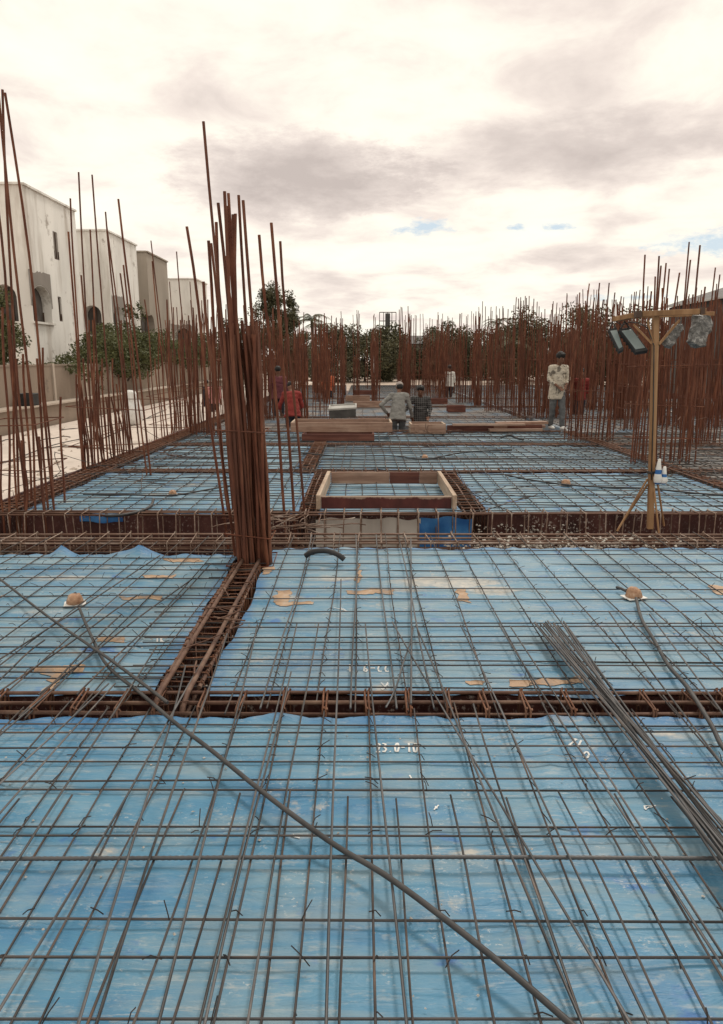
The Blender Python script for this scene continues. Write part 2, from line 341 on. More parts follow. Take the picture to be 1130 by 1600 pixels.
# shared bar meshes: unit length along Z, unit radius, a few gentle bends
_bars = {}
def bar_mesh(mat, var, cap=0.0):
    k = (mat.name, var)
    if k not in _bars:
        rng = random.Random(var * 17 + 3); n = 1 if var == 0 else 9; A = (0, .9, 1.8, 3.0, 4.5)[var]
        a1, a2, ph = rng.uniform(-1, 1), rng.uniform(-.6, .6), rng.uniform(0, 6)
        mb = MB(); pts = []
        for i in range(n + 1):
            t = i / n
            pts.append((A * (a1 * math.sin(math.pi * t) + a2 * math.sin(2 * math.pi * t)), A * (.7 * math.sin(math.pi * t) * math.cos(ph) + .3 * math.sin(3 * math.pi * t)), t))
        k0 = 6
        for x, y, z in pts: mb.v += [(x + math.cos(2 * math.pi * j / k0), y + math.sin(2 * math.pi * j / k0), z) for j in range(k0)]
        for i in range(n):
            for j in range(k0): mb.f.append((i * k0 + j, i * k0 + (j + 1) % k0, (i + 1) * k0 + (j + 1) % k0, (i + 1) * k0 + j)); mb.mi.append(0)
        mb.f.append(tuple(reversed(range(k0)))); mb.f.append(tuple(n * k0 + j for j in range(k0))); mb.mi += [0, 0]
        me = mb.mesh('bar', mat, False); me.polygons.foreach_set('use_smooth', [len(p.vertices) == 4 for p in me.polygons]); _bars[k] = me
    return _bars[k]
def bar(p, q, r, mat, parent=None, var=None, name='bar'):
    p, q = Vector(p), Vector(q); d = q - p
    if var is None: var = random.choice((1, 2, 2, 3, 3, 4))
    o = bpy.data.objects.new(name, bar_mesh(MAT[mat], var)); COL.objects.link(o)
    quat = d.to_track_quat('Z', 'Y') @ Euler((0, 0, random.uniform(0, 6.28))).to_quaternion()
    if parent: o.parent = parent; p = p - parent.location
    o.rotation_mode = 'QUATERNION'; o.rotation_quaternion = quat; o.location = p; o.scale = (r, r, d.length)
    return o

# ------------------------------------------------------------------ ground, slab, deck
def plane(name, x0, x1, y0, y1, z, mat, kind='structure'):
    mb = MB(); mb.add([(x0, y0, z), (x1, y0, z), (x1, y1, z), (x0, y1, z)], [(0, 1, 2, 3)])
    return tag(mb.obj(name, mat), kind=kind)
plane('ground', -400, 400, -60, 900, -0.62, MAT['ground'])
mb = MB(); mb.box((-6.62, 27, -.45), (4.96, 74, .30)); mb.obj('slab', MAT['slab'])['kind'] = 'structure'
mb = MB(); mb.box((5.3, 24.0, -.56), (18.4, 54, .04)); mb.obj('floor', MAT['ply'])['kind'] = 'structure'   # bottoms of the beam trenches

# tarp surface height, shared by everything that lies on the sheets
_fr = random.Random(5); FOLDS = [(_fr.choice((1.57, 1.57, 0.0)) + _fr.gauss(0, .16), _fr.uniform(-1.5, 5.8), _fr.uniform(.004, .011)) for _ in range(26)]
def hz(x, y):
    v = Vector((x * 1.1, y * 2.6, 0.3))
    f = 0.0
    for a, c, hgt in FOLDS:
        d = x * math.cos(a) + y * math.sin(a) - c; d += .03 * math.sin(3.1 * (x * math.sin(a) - y * math.cos(a)) + c * 7)
        if abs(d) < .09: f += hgt * math.exp(-(d / .032) ** 2)
    return .011 + f + .008 * mnoise.fractal(v, 1.0, 2.0, 3) + .005 * mnoise.noise(Vector((x * 5, y * 9, 2.2)))
DUST = [(at(px, py), rx, ry, k) for px, py, rx, ry, k in (
    (700, 912, .55, .17, 1.0), (768, 924, .25, .14, .9), (620, 925, .5, .10, .55), (530, 906, .35, .12, .6), (450, 935, .22, .12, .55), (560, 1000, .5, .15, .35), (600, 1075, .14, .10, .6), (900, 935, .5, .2, .32), (1050, 900, .5, .15, .4),
    (100, 905, .5, .16, .55), (60, 960, .35, .12, .45), (300, 985, .3, .10, .4), (175, 1000, .3, .12, .4), (260, 890, .4, .1, .4), (820, 1010, .3, .15, .3), (640, 1165, .12, .06, .45), (165, 1335, .12, .05, .55), (470, 1310, .1, .05, .5), (730, 1340, .12, .05, .6), (680, 1330, .10, .04, .5), (920, 1265, .1, .05, .5), (560, 1210, .25, .1, .35), (350, 1300, .16, .06, .4), (1040, 1150, .3, .1, .4), (900, 1100, .3, .1, .3),
    (820, 765, .8, .3, .4), (240, 775, .8, .3, .4), (300, 760, .5, .2, .5), (700, 690, 1.2, .4, .4), (600, 720, 1.2, .5, .3))]
def tarp(x0, x1, y0, y1, label, step=.05, lift=0.0, mat='tarp', hang=.03, peaks=()):
    nx, ny = max(2, int((x1 - x0) / step)), max(2, int((y1 - y0) / step)); mb = MB()
    for j in range(ny + 1):
        for i in range(nx + 1):
            u, v = i / nx, j / ny; x = x0 + (x1 - x0) * u; y = y0 + (y1 - y0) * v; z = hz(x, y)
            ed = min(j, ny - j); ex = min(i, nx - i)
            if ed == 0: y += (1 if j else -1) * (hang + .03 * mnoise.noise(Vector((x * 2.3, y, 5)))); z += .012 * mnoise.noise(Vector((x * 4, y, 1)))
            if ex == 0: x += (1 if i else -1) * (hang + .04 * mnoise.noise(Vector((x, y * 2.3, 8))))
            if lift and j >= ny - 4:
                k = (j - ny + 5) / 5; z += k * k * (.35 * lift * max(0, mnoise.noise(Vector((x * 6.1, 1.7, 3.3)))) + .012 * mnoise.noise(Vector((x * 14, y * 9, 0))))
                for xp, wp in peaks: z += lift * k * k * max(0, 1 - abs(x - xp) / wp) ** 1.4
            if j == 0 and lift: z += .4 * lift * max(0, mnoise.noise(Vector((x * 3.1, 9.7, 3.3))) * 2)
            mb.v.append((x, y, z))
    for j in range(ny):
        for i in range(nx):
            a = j * (nx + 1) + i; mb.f.append((a, a + 1, a + nx + 2, a + nx + 1)); mb.mi.append(0)
    o = mb.obj('blue_sheet', MAT[mat], None, True); ae = o.data.attributes.new('edge', 'FLOAT', 'POINT'); ad = o.data.attributes.new('dust', 'FLOAT', 'POINT')
    for k, v in enumerate(mb.v):
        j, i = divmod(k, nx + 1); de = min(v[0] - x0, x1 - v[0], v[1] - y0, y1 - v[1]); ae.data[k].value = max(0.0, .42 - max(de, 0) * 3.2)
        f = 0.0
        for c, rx, ry, a in DUST: f = max(f, a * max(0.0, 1.15 - math.hypot((v[0] - c.x) / rx, (v[1] - c.y) / ry)))
        ad.data[k].value = min(f, 1.0)
    return tag(o, label, 'tarpaulin', 'blue plastic sheets on the formwork deck')
def deck(x0, x1, y0, y1):
    mb = MB(); mb.box(((x0 + x1) / 2, (y0 + y1) / 2, -.27), (x1 - x0, y1 - y0, .54)); o = mb.obj('deck', MAT['ply']); o['kind'] = 'structure'
PANELS = {}
def panel(key, x0, x1, y0, y1, label, step=.05, lift=0.0, mat='tarp', peaks=()):
    deck(x0, x1, y0, y1); PANELS[key] = tarp(x0, x1, y0, y1, label, step, lift, mat, .012, peaks)
panel('P1', -3.75, 4.45, -1.0, 2.97, 'large blue sheet in the foreground in front of the first beam cage', .03, .05, 'tarp_near')
panel('P2L', -3.75, -1.03, 3.22, 5.72, 'blue sheet left of the lengthwise beam cage, with torn tan patches and crumpled far edge', .035, .10, 'tarp', ((-2.47, .13), (-1.84, .22)))
panel('P2R', -.745, 4.45, 3.22, 5.95, 'blue sheet right of the lengthwise beam cage, dusty and chalk marked in its middle', .03, .05)
panel('P3L', -3.6, -.68, 7.4, 10.1, 'blue sheet behind the trench on the left, under a black cable', .07, .05)
panel('P3M', -.45, 1.05, 7.4, 10.1, 'blue sheet seen inside the square wooden frame', .07)
panel('P3R', 1.35, 4.45, 7.4, 10.1, 'blue sheet behind the foot of the timber lamp stand', .07, .03)
panel('P4L', -3.6, -.95, 10.4, 13.4, 'narrow blue sheet behind the near dense column on the left', .09, .03, 'tarp_far')
panel('P4', -.65, 4.45, 10.4, 13.4, 'blue sheet behind the square wooden frame', .09, .03, 'tarp_far')
panel('P5', -.65, 4.45, 13.7, 15.9, 'blue sheet in front of the two men working in the opening', .1, .03, 'tarp_far')
panel('P5L', -3.6, -.95, 13.7, 15.9, 'small blue sheet far left beside the edge columns', .1, .03, 'tarp_far')
def grey_deck(x0, x1, y0, y1):
    mb = MB(); mb.box(((x0 + x1) / 2, (y0 + y1) / 2, -.27), (x1 - x0, y1 - y0, .54)); o = mb.obj('deck', MAT['deck_far']); o['kind'] = 'structure'
def m_deckfar():
    t = NT('far_sheeted_deck'); a = t.noise(.8, 6, .6, (1, .7, 1)); b = t.noise(3, 5, .65, (1, .5, 1), (4, 4, 4))
    c = t.ramp(a, [(0.36, (.12, .22, .33)), (0.5, (.22, .25, .28)), (0.62, (.33, .28, .25))])
    c = t.mix(t.ramp(b, [(0.48, 0.0), (0.62, .8)]), c, (.34, .29, .25)); return t.done(c, .7)
MAT['deck_far'] = m_deckfar()
def m_deckright():
    t = NT('dusty_right_deck'); b = t.noise(2.2, 5, .65, (1, .7, 1), (4, 4, 4))
    c = t.ramp(b, [(0.36, (.10, .125, .155)), (0.48, (.17, .165, .158)), (0.62, (.27, .235, .205))]); return t.done(c, .7)
MAT['deck_right'] = m_deckright()
RIGHT = [(4.75, 9.4, 3.22, 5.95), (4.75, 9.4, 7.4, 10.1), (4.75, 9.4, 10.4, 13.4), (4.75, 9.4, 13.7, 15.9), (9.7, 14.4, 7.4, 10.1), (9.7, 14.4, 10.4, 15.9)]
for x0, x1, y0, y1 in RIGHT:
    mb = MB(); mb.box(((x0 + x1) / 2, (y0 + y1) / 2, -.27), (x1 - x0, y1 - y0, .54)); mb.obj('deck', MAT['deck_right'])['kind'] = 'structure'
FAR = [(-3.6, -.95, 16.2, 20), (-.65, .15, 16.2, 20), (2.0, 4.45, 17.9, 20), (4.75, 9.4, 16.2, 20), (9.7, 14.4, 16.2, 20), (.15, 2.0, 17.9, 20)]
for y0, y1 in ((20.3, 24.5), (24.8, 30), (30.3, 37), (37.3, 46)):
    FAR += [(-3.6, -.95, y0, y1), (-.65, 4.45, y0, y1), (4.75, 9.4, y0, y1), (9.7, 14.4, y0, y1)]
for f in FAR: grey_deck(*f)
# sunken opening where the two men stand
mb = MB(); mb.box((2.3, 17.05, -.60), (4.2, 1.7, .1)); mb.obj('floor', MAT['deck_far'])['kind'] = 'structure'
# deck-edge board along the left
mb = MB()
for k in range(16):
    y = 1.0 + k * 2.44; mb.box((-4.03 + random.uniform(-.01, .01), y + 1.2, -.13 + random.uniform(-.01, .01)), (.035, 2.42, .42))
e = thing('edge_shutter', 'dark red plywood edge board along the left side of the deck', 'formwork board')
for k in range(16):
    b = MB(); y = 1.0 + k * 2.44; b.box((-4.03 + random.uniform(-.012, .012), y + 1.2, -.14 + random.uniform(-.012, .012)), (.03, 2.42, .40)); b.obj('board', MAT['ply'], e)

# ------------------------------------------------------------------ rebar mats
def Yof(py): return at(CX, py).y
def mat_thing(label, loc): return thing('rebar_mat', label, 'rebar mat', loc, 0, 'tied rebar mats on the blue sheets')
def rebar_mat(label, x0, x1, ys, xs, y0, y1, r=.005, mat='mat', jit=.012, z=.028, twist=0.0, ties=True, zt=.0):
    t = mat_thing(label, ((x0 + x1) / 2, (y0 + y1) / 2, 0))
    for y in ys:
        a = random.uniform(-jit, jit); b = random.uniform(-jit, jit)
        bar((x0 - random.uniform(.0, .25), y + a, z + zt), (x1 + random.uniform(.0, .25), y + b, z + zt), r, mat, t)
    for x in xs:
        a = random.uniform(-jit, jit); b = random.uniform(-jit, jit) + twist
        bar((x + a, y0 - random.uniform(0, .2), z + zt + .010), (x + b, y1 + random.uniform(0, .2), z + zt + .010), r, mat, t)
    if ties:
        mb = MB()
        for x in xs:
            for y in ys:
                if random.random() < .93:
                    a = random.uniform(0, 6.28); c = Vector((x - t.location.x, y - t.location.y, z + .014)); l = random.uniform(.025, .055)
                    d = Vector((math.cos(a), math.sin(a), 0)) * l
                    mb.tube([c - d * .5 - Vector((0, 0, .012)), c + Vector((0, 0, .008)), c + d * .6 + Vector((0, 0, random.uniform(.0, .03)))], .0021, 3, caps=False)
        o = mb.obj('tie_wire', MAT['wire'], t); o['kind'] = 'stuff'
    return t
def rng(a, b, s, j=.0):
    out = []; x = a
    while x < b: out.append(x + random.uniform(-j, j)); x += s
    return out
# front panel
p1y = [Yof(v) for v in (1139, 1157, 1180, 1197, 1234, 1243, 1298, 1318)] + [1.78, 1.62, 1.45, 1.30, 1.1, .9, .7]
M1 = rebar_mat('nearest rebar mat, on the large blue sheet in the foreground', -3.7, 4.4, p1y, [.04 + .2 * k for k in range(-19, 22)], .5, 3.0, .0038, 'mat', .010)
for k in range(-19, 22):
    x = .14 + .2 * k; bar((x + random.uniform(-.015, .015), .5, .038), (x + random.uniform(-.015, .015), 2.36 + random.uniform(-.04, .04), .038), .0038, 'mat', M1)
# thick ribbed bar across the very front
mb = MB(); L_ = 8.2; n = 820; mb.tube([(-3.8 + L_ * i / n, .006 * math.sin(i * .012), .006 * math.sin(i * .02)) for i in range(n + 1)], [.0078 if i % 2 else .0064 for i in range(n + 1)], 6)
o = mb.obj('bar', MAT['newsteel'], M1, True, (-M1.location.x, Yof(1361) - M1.location.y, .05)); o['label'] = 'thick ribbed bar across the front'
# right panel
p2y = [Yof(780 + v / 2.974) for v in (250, 272, 315, 345, 383, 430, 478, 540, 597, 615, 660, 683, 725, 765, 800, 848, 895)]
M2 = rebar_mat('rebar mat on the chalk marked sheet right of the lengthwise beam cage', -1.12, 4.4, p2y, [-.62 + .205 * k + random.uniform(-.02, .02) for k in range(25)], 3.1, 6.3, .0040, 'mat', .014)
for x in (-.46, -.05, .16, .33): bar((x, 3.0, .05), (x + random.uniform(-.03, .03), 6.3, .05), .005, 'newsteel', M2)
bar(at(642, 1100, .06), at(642, 842, .06), .006, 'newsteel', M2, 1)
# left panel: bars laid slightly askew
p2yl = [Yof(v) for v in (869, 877, 886, 897, 909, 924, 938, 954, 971, 986, 1003, 1015, 1029, 1046, 1058, 1068)]
M3 = rebar_mat('rebar mat on the torn sheet left of the lengthwise beam cage', -3.7, -1.0, p2yl, [-3.5 + .2 * k for k in range(13)], 3.1, 6.1, .0040, 'mat', .02, twist=.10)
for (a, b) in (((0, 1030), (250, 868)), ((0, 1080), (215, 930)), ((60, 1085), (300, 905)), ((120, 1085), (330, 880)), ((30, 1120), (190, 960)), ((0, 1062), (70, 1000))):
    bar(at(*a, .05), at(*b, .05), .0046, 'mat', M3)
# mats behind the trench
rebar_mat('rebar mat on the blue sheet behind the trench on the left', -3.7, -.75, rng(7.45, 10.1, .17, .02), rng(-3.6, -.7, .22, .02), 7.4, 10.3, .005, 'mat', .02)
rebar_mat('rebar mat seen inside the square wooden frame', -.42, 1.02, rng(7.5, 10.1, .2, .02), rng(-.4, 1.0, .2, .02), 7.4, 10.3, .005, 'mat', .02, ties=False)
m3r = rebar_mat('rebar mat on the blue sheet behind the foot of the lamp stand', 1.2, 4.5, rng(7.45, 10.1, .17, .02), rng(1.3, 4.5, .21, .03), 7.4, 10.3, .0055, 'mat', .03, twist=.06)
for a, b in (((745, 790), (790, 760)), ((750, 800), (840, 772)), ((722, 762), (800, 800)), ((930, 790), (1000, 765)), ((940, 778), (1010, 780))): bar(at(*a, .05), at(*b, .07), .005, 'mat', m3r, 3)
rebar_mat('rebar mat behind the near dense column, far left blue sheet', -3.7, -.9, rng(10.45, 13.4, .16, .02), rng(-3.6, -.9, .2, .02), 10.3, 13.5, .006, 'mat', .02, ties=False)
rebar_mat('dense rebar mat on the blue sheet behind the square wooden frame', -.75, 4.5, rng(10.45, 13.4, .12, .02), rng(-.65, 4.5, .17, .02), 10.3, 13.5, .006, 'mat', .03, ties=False)
rebar_mat('rebar mat in front of the two men working in the opening', -.75, 4.5, rng(13.75, 15.9, .13, .02), rng(-.65, 4.5, .2, .02), 13.6, 16.0, .006, 'mat', .03, ties=False)
rebar_mat('small rebar mat far left beside the edge columns', -3.7, -.9, rng(13.75, 15.9, .13, .02), rng(-3.6, -.9, .2, .02), 13.6, 16.0, .006, 'mat', .03, ties=False)
RL = ['rebar mat on the grey deck at the right edge of the frame beside the trench', 'rebar mat on the grey deck right of the lamp stand foot', 'rebar mat on the grey deck right of the column behind the lamp stand',
      'rebar mat on the grey deck behind the columns on the right']
for (x0, x1, y0, y1), l in zip(RIGHT[:4], RL):
    rebar_mat(l, x0, x1, rng(y0 + .05, y1, .12, .03), rng(x0 + .05, x1, .17, .03), y0, y1, .006, 'mat', .06, ties=False, twist=.08)
def far_mat(x0, x1, y0, y1, label, sx=.25, sy=.25, mat='mat', r=.006):
    mb = MB(); c = Vector(((x0 + x1) / 2, (y0 + y1) / 2, 0))
    for y in rng(y0, y1, sy, .03): mb.tube([Vector((x0, y, .03)) - c, Vector((x1, y + random.uniform(-.06, .06), .03)) - c], r, 4, caps=False)
    for x in rng(x0, x1, sx, .03): mb.tube([Vector((x, y0, .04)) - c, Vector((x + random.uniform(-.06, .06), y1, .04)) - c], r, 4, caps=False)
    o = mb.obj('rebar_mat', MAT[mat], None, False, c); tag(o, label, 'rebar mat', 'far rebar mats among the columns', 'stuff')
far_mat(9.7, 14.4, 7.4, 10.1, 'rebar mat on the far right grey deck, nearest of the outer bay', mat='rustgrey'); far_mat(9.7, 14.4, 10.4, 15.9, 'rebar mat on the far right grey deck in the outer bay', mat='rustgrey')
for f in FAR[:6]: far_mat(*f, 'rebar mat on the deck around and behind the working men')
for f in FAR[6:]: far_mat(*f, 'distant rebar mat between the far columns', .35, .35)

# extra top bars laid over the first beam, fanning towards the viewer
tb = thing('top_bars', 'grey top bars laid loose over the first beam cage, fanning towards the viewer', 'rebar', (0, 2.7, 0))
TOPS = [((402, 977), (300, 1364)), ((464, 975), (372, 1364)), ((498, 974), (430, 1370)), ((533, 905), (523, 1364)), ((571, 975), (609, 1364)), ((613, 972), (843, 1364)),
        ((650, 977), (760, 1231)), ((720, 977), (905, 1364)), ((646, 980), (603, 1105)), ((797, 978), (1052, 1364)), ((780, 975), (1038, 1364)), ((951, 955), (1130, 1195)),
        ((1015, 960), (1180, 1180)), ((1066, 958), (1240, 1160)), ((1102, 958), (1260, 1140)), ((740, 1100), (833, 1364)), ((245, 1010), (20, 1364)), ((330, 1010), (120, 1364)),
        ((180, 1068), (-60, 1330)), ((170, 1068), (-90, 1310)), ((290, 1040), (190, 1364)), ((355, 990), (235, 1364)), ((90, 1070), (-160, 1290)), ((455, 1050), (395, 1300))]
for i, (a, b) in enumerate(TOPS):
    p, q = at(*a, .068 + .004 * (i % 4)), at(*b, .060 + .004 * (i % 3))
    if b[1] > 1150: q = p + (q - p) * ((p.y - .25 - .5 * random.random()) / (p.y - q.y))
    bar(p, q, .0043, 'newsteel', tb, random.choice((2, 3, 3, 4)))
bb = thing('bar_bundle', 'bundle of loose grey steel bars lying aslant over the first beam at right', 'rebar bundle', (2.0, 2.8, 0))
for i in range(16):
    u = i / 15
    a = at(832 + 50 * u + random.uniform(-3, 3), 973 + random.uniform(-4, 5), .085); b = at(1096 + 46 * (i * 7 % 15) / 14 + random.uniform(-3, 3), 1302, .085 + .03 * random.random())
    d = b - a; b = a + d * random.uniform(1.25, 1.4); bar(a, b, 0.0048, 'newsteel', bb, random.choice((1, 2)))

# ------------------------------------------------------------------ beam cages
def stirrup_mesh(w, d, r, mat, axis, hook=True):
    h, b = w / 2, d; k = r * 2.2
    loop = [(-h, -b + k), (-h + k, -b), (h - k, -b), (h, -b + k), (h, -k), (h - k, 0), (-h + k, 0), (-h, -k)]
    P = (lambda u, v, s=0: (s, u, v)) if axis == 'X' else (lambda u, v, s=0: (u, s, v))
    mb = MB(); mb.tube([P(u, v) for u, v in loop], r, 4, True)
    if hook: mb.tube([P(-h, .0, r), P(-h + .006, r, r), P(-h + .05, -.05, r * 2)], r, 4, caps=False); mb.tube([P(h, 0, r), P(h - .01, .012, r), P(h - .035, -.06, -r)], r, 4, caps=False)
    return mb.mesh('stirrup', MAT[mat], True)
def cage(label, axis, a, b, c, w, d, ztop, nb=3, rb=.0115, rs=.005, sp=.16, mat='cage', smat='stirrup', joined=False, pair=False, group='beam cages between the sheets', skip=None):
    mid = (a + b) / 2; t = thing('beam_cage', label, 'beam cage', (mid, c, 0) if axis == 'X' else (c, mid, 0), 0, group)
    P = (lambda s, u, v: Vector((s, c + u, v))) if axis == 'X' else (lambda s, u, v: Vector((c + u, s, v)))
    for lev in (ztop - rs - rb, ztop - d + rb + rs):
        for i in range(nb):
            u = -w / 2 + rb + rs + (w - 2 * (rb + rs)) * i / (nb - 1)
            bar(P(a - random.uniform(0, .1), u, lev), P(b + random.uniform(0, .1), u, lev), rb, mat, t, random.choice((1, 1, 2)))
    me = stirrup_mesh(w, d, rs, smat, axis); pos = []
    s = a + sp / 2
    while s < b:
        pos.append(s + random.uniform(-.015, .015))
        if pair: pos.append(pos[-1] + .016)
        s += sp
    if joined:
        bm = bmesh.new()
        for p in pos:
            k = bmesh.new(); k.from_mesh(me); off = P(p, random.uniform(-.01, .01), ztop) - t.location
            bmesh.ops.translate(k, verts=k.verts, vec=off); m2 = bpy.data.meshes.new('tmp'); k.to_mesh(m2); k.free(); bm.from_mesh(m2); bpy.data.meshes.remove(m2)
        m3 = bpy.data.meshes.new('stirrups'); bm.to_mesh(m3); bm.free(); m3.materials.append(MAT[smat]); o = new('stirrups', m3, t); o['kind'] = 'stuff'
    else:
        for p in pos:
            if skip and skip(p): continue
            o = new('stirrup', me, t, P(p, random.uniform(-.006, .006), ztop + random.uniform(-.004, .008)) - t.location,
                    (random.uniform(-.05, .05), random.uniform(-.05, .05), random.uniform(-.06, .06)))
    return t
cage('nearest beam cage running across the foreground trench', 'X', -3.7, 4.4, 3.095, .20, .40, .045, 3, .0098, .0048, .19, pair=True)
lc = cage('lengthwise beam cage between the two near blue sheets, running to the dense column', 'Y', 3.25, 5.35, -.885, .215, .42, .05, 2, .0115, .0044, .088)
for x in (-.82, -.95):
    mb = MB(); mb.tube([Vector((x, 2.98, -.22)) - lc.location, Vector((x, 2.99, -.02)) - lc.location, Vector((x, 3.03, .04)) - lc.location, Vector((x, 3.12, .065)) - lc.location, Vector((x + .02, 5.4, .07)) - lc.location], .0135, 6)
    mb.obj('bar', MAT['cage'], lc, True)
cage('beam cage along the near lip of the wide trench', 'X', -3.7, 4.4, 6.24, .34, .42, .04, 4, .010, .005, .21, 'cagelight', 'stirrup_pale')
cage('deep beam cage along the far wall of the wide trench', 'X', -3.7, 4.4, 7.22, .20, .42, .07, 3, .010, .006, .19, 'cage', 'stirrup_pale')
cage('lengthwise beam cage behind the near column, left of the square frame', 'Y', 7.45, 10.2, -.565, .20, .4, .04, 3, .01, .005, .13)
cage('lengthwise beam cage right of the square wooden frame', 'Y', 7.45, 10.2, 1.2, .25, .4, .04, 3, .01, .005, .15)
cage('lengthwise beam cage right of the lamp stand, through the right columns', 'Y', 7.4, 16, 4.6, .24, .4, .05, 4, .011, .005, .15)
cage('cross beam cage behind the square wooden frame', 'X', -3.7, 4.4, 10.25, .24, .4, .05, 3, .011, .005, .16, joined=True)
cage('cross beam cage in front of the column behind the lamp stand, right bay', 'X', 4.7, 9.4, 10.25, .24, .4, .05, 3, .011, .005, .16, joined=True)
cage('right part of the cage along the trench beyond the frame edge', 'X', 4.7, 9.4, 7.2, .24, .4, .05, 3, .011, .005, .16, joined=True)
cage('cross beam cage in front of the planks and the working men', 'X', -3.7, 4.4, 13.55, .24, .4, .05, 3, .011, .005, .16, joined=True)
cage('cross beam cage right of the plank frames, far right bay', 'X', 4.7, 9.4, 13.55, .24, .4, .05, 3, .011, .005, .16, joined=True)
cage('cross beam cage just in front of the men in the opening', 'X', -3.7, 4.4, 16.05, .24, .4, .05, 3, .011, .005, .16, joined=True)
cage('left edge beam cage along the deck-edge board', 'Y', 7.4, 24, -3.82, .30, .42, .06, 4, .011, .005, .14, joined=True)
cage('lengthwise cage behind the near column, farther left bay', 'Y', 10.4, 16, -.8, .22, .4, .05, 3, .011, .005, .16, joined=True)
for y, l in ((20.15, 'far cross beam cage behind the working men'), (24.65, 'far cross beam cage in front of the distant columns'), (30.15, 'most distant cross beam cage')):
    cage(l, 'X', -3.7, 14, y, .24, .4, .05, 3, .012, .006, .25, joined=True)
# splashed sheet hung on the far wall of the trench
def hung(x0, x1, zt, zb, mat, label):
    mb = MB(); nx = int((x1 - x0) / .04); nz = 8
    for j in range(nz + 1):
        for i in range(nx + 1):
            x = x0 + (x1 - x0) * i / nx; z = zt + (zb - zt) * j / nz
            mb.v.append((x, 7.362 - .03 * (1 + mnoise.noise(Vector((x * 7, z * 5, 1)))) - .018 * abs(mnoise.noise(Vector((x * 16, z * 9, 4)))), z + (.045 * mnoise.noise(Vector((x * 5, 2, z))) if j in (0, nz) else 0)))
    for j in range(nz):
        for i in range(nx):
            a = j * (nx + 1) + i; mb.f.append((a, a + nx + 1, a + nx + 2, a + 1)); mb.mi.append(0)
    tag(mb.obj('hung_sheet', mat, None, True), label, 'plastic sheet')
MAT['splash'] = m_plaster('splashed_sheet', (.62, .58, .53), (.40, .36, .32), (.16, .14, .13), .7)
MAT['deepblue'] = m_rough('clean_blue_sheet', [(0.3, (.02, .10, .33)), (0.6, (.05, .20, .46)), (0.75, (.20, .36, .5))], 5, rough=.35, bump=.5)
hung(-.48, .62, -.03, -.42, MAT['splash'], 'pale cement-splashed sheet hanging on the trench wall below the square frame')
hung(.60, 1.16, -.02, -.40, MAT['deepblue'], 'bright blue sheet hanging on the trench wall right of the pale one')
hung(-2.95, -2.5, .0, -.07, MAT['deepblue'], 'short blue sheet hanging over the trench wall at left')

# ------------------------------------------------------------------ rebar columns
def column(label, Y, bars_px, r=.0125, mat='rust', z0=-.35, ties=(.5, 1.0, 1.5), grp=None, tie_w=None, cat='rebar column'):
    """bars_px: (top x, top y, lower x, lower y[, distance]) sight lines; each bar is carried down to z0."""
    pts = []
    for b in bars_px:
        yy = b[4] if len(b) > 4 else Y
        top = up(b[0], b[1], yy); low = up(b[2], b[3], yy); d = low - top; k = (z0 - top.z) / d.z; pts.append((top, top + d * k))
    c = sum((p[1] for p in pts), Vector()) / len(pts); c.z = 0
    t = thing('rebar_column', label, cat, c, 0, grp)
    for a, b in pts: bar(b, a, r * random.uniform(.92, 1.06), mat, t)
    for z in ties:
        xs = []; ys = []
        for a, b in pts:
            if a.z > z: k = (z - b.z) / (a.z - b.z); p = b + (a - b) * k; xs.append(p.x); ys.append(p.y)
        if len(xs) < 3: continue
        x0, x1, y0, y1 = min(xs) - r * 1.6, max(xs) + r * 1.6, min(ys) - r * 1.6, max(ys) + r * 1.6
        zz = [z + random.uniform(-.03, .03) for _ in range(4)]
        mb = MB(); mb.tube([Vector(p) - c for p in ((x0, y0, zz[0]), (x1, y0, zz[1]), (x1, y1, zz[2]), (x0, y1, zz[3]))], .0055, 4, True); mb.obj('tie', MAT[mat], t)
    return t
# near dense column
A = []
for (tx, ty), bx, yy in zip([(318, 190), (341, 317), (338, 347), (351, 299), (357, 302), (364, 335), (368, 334), (373, 305), (380, 313), (355, 322), (326, 376)],
                        [381, 373, 376, 386, 391, 397, 402, 407, 413, 393, 368], [5.42, 5.5, 5.62, 5.42, 5.52, 5.62, 5.46, 5.6, 5.5, 5.66, 5.7]):
    A.append((tx, ty, bx, 872, yy))
for i in range(42):
    u = (i % 21) / 20; A.append((346 + 56 * u + random.uniform(-2, 2), 512 + random.uniform(-12, 16), 372 + 53 * u + random.uniform(-2, 2), 872, 5.42 + .26 * random.random()))
column('nearest dense column of rusty starter bars, tall in the left middle ground', 5.5, A, .0118, 'rust', -.4, (1.07, .25, .03))
B = [(292, 354, 351, 812, 7.2), (405, 367, 444, 800, 7.25), (424, 348, 458, 795, 7.35), (438, 377, 474, 788, 7.5), (330, 380, 366, 805, 7.4), (318, 440, 361, 800, 7.55), (352, 400, 390, 800, 7.3)]
column('sparse column of five tall bars just behind the nearest dense column', 7.3, B, .0145, 'rust', -.4, (.0,))
L1 = [(4, 140, 24, 640, 7.9), (-2, 150, 70, 795, 7.6), (8, 145, 84, 790, 7.6), (-6, 300, 42, 800, 7.9), (67, 543, 84, 790, 7.9), (40, 542, 56, 795, 7.5), (36, 553, 50, 800, 7.9), (14, 500, 27, 805, 7.5), (4, 480, 15, 810, 7.3),
      (25, 560, 40, 805, 7.4), (61, 682, 70, 790, 7.4), (34, 688, 37, 800, 7.3), (1, 680, 6, 800, 7.3), (-30, 200, 0, 790, 7.8), (-25, 400, -12, 800, 7.5), (58, 560, 76, 800, 7.6), (95, 620, 100, 770, 8.0)]
column('column of tall thin bars at the extreme left of the deck edge', 7.6, L1, .0125, 'rust', -.3, (.95, .5))
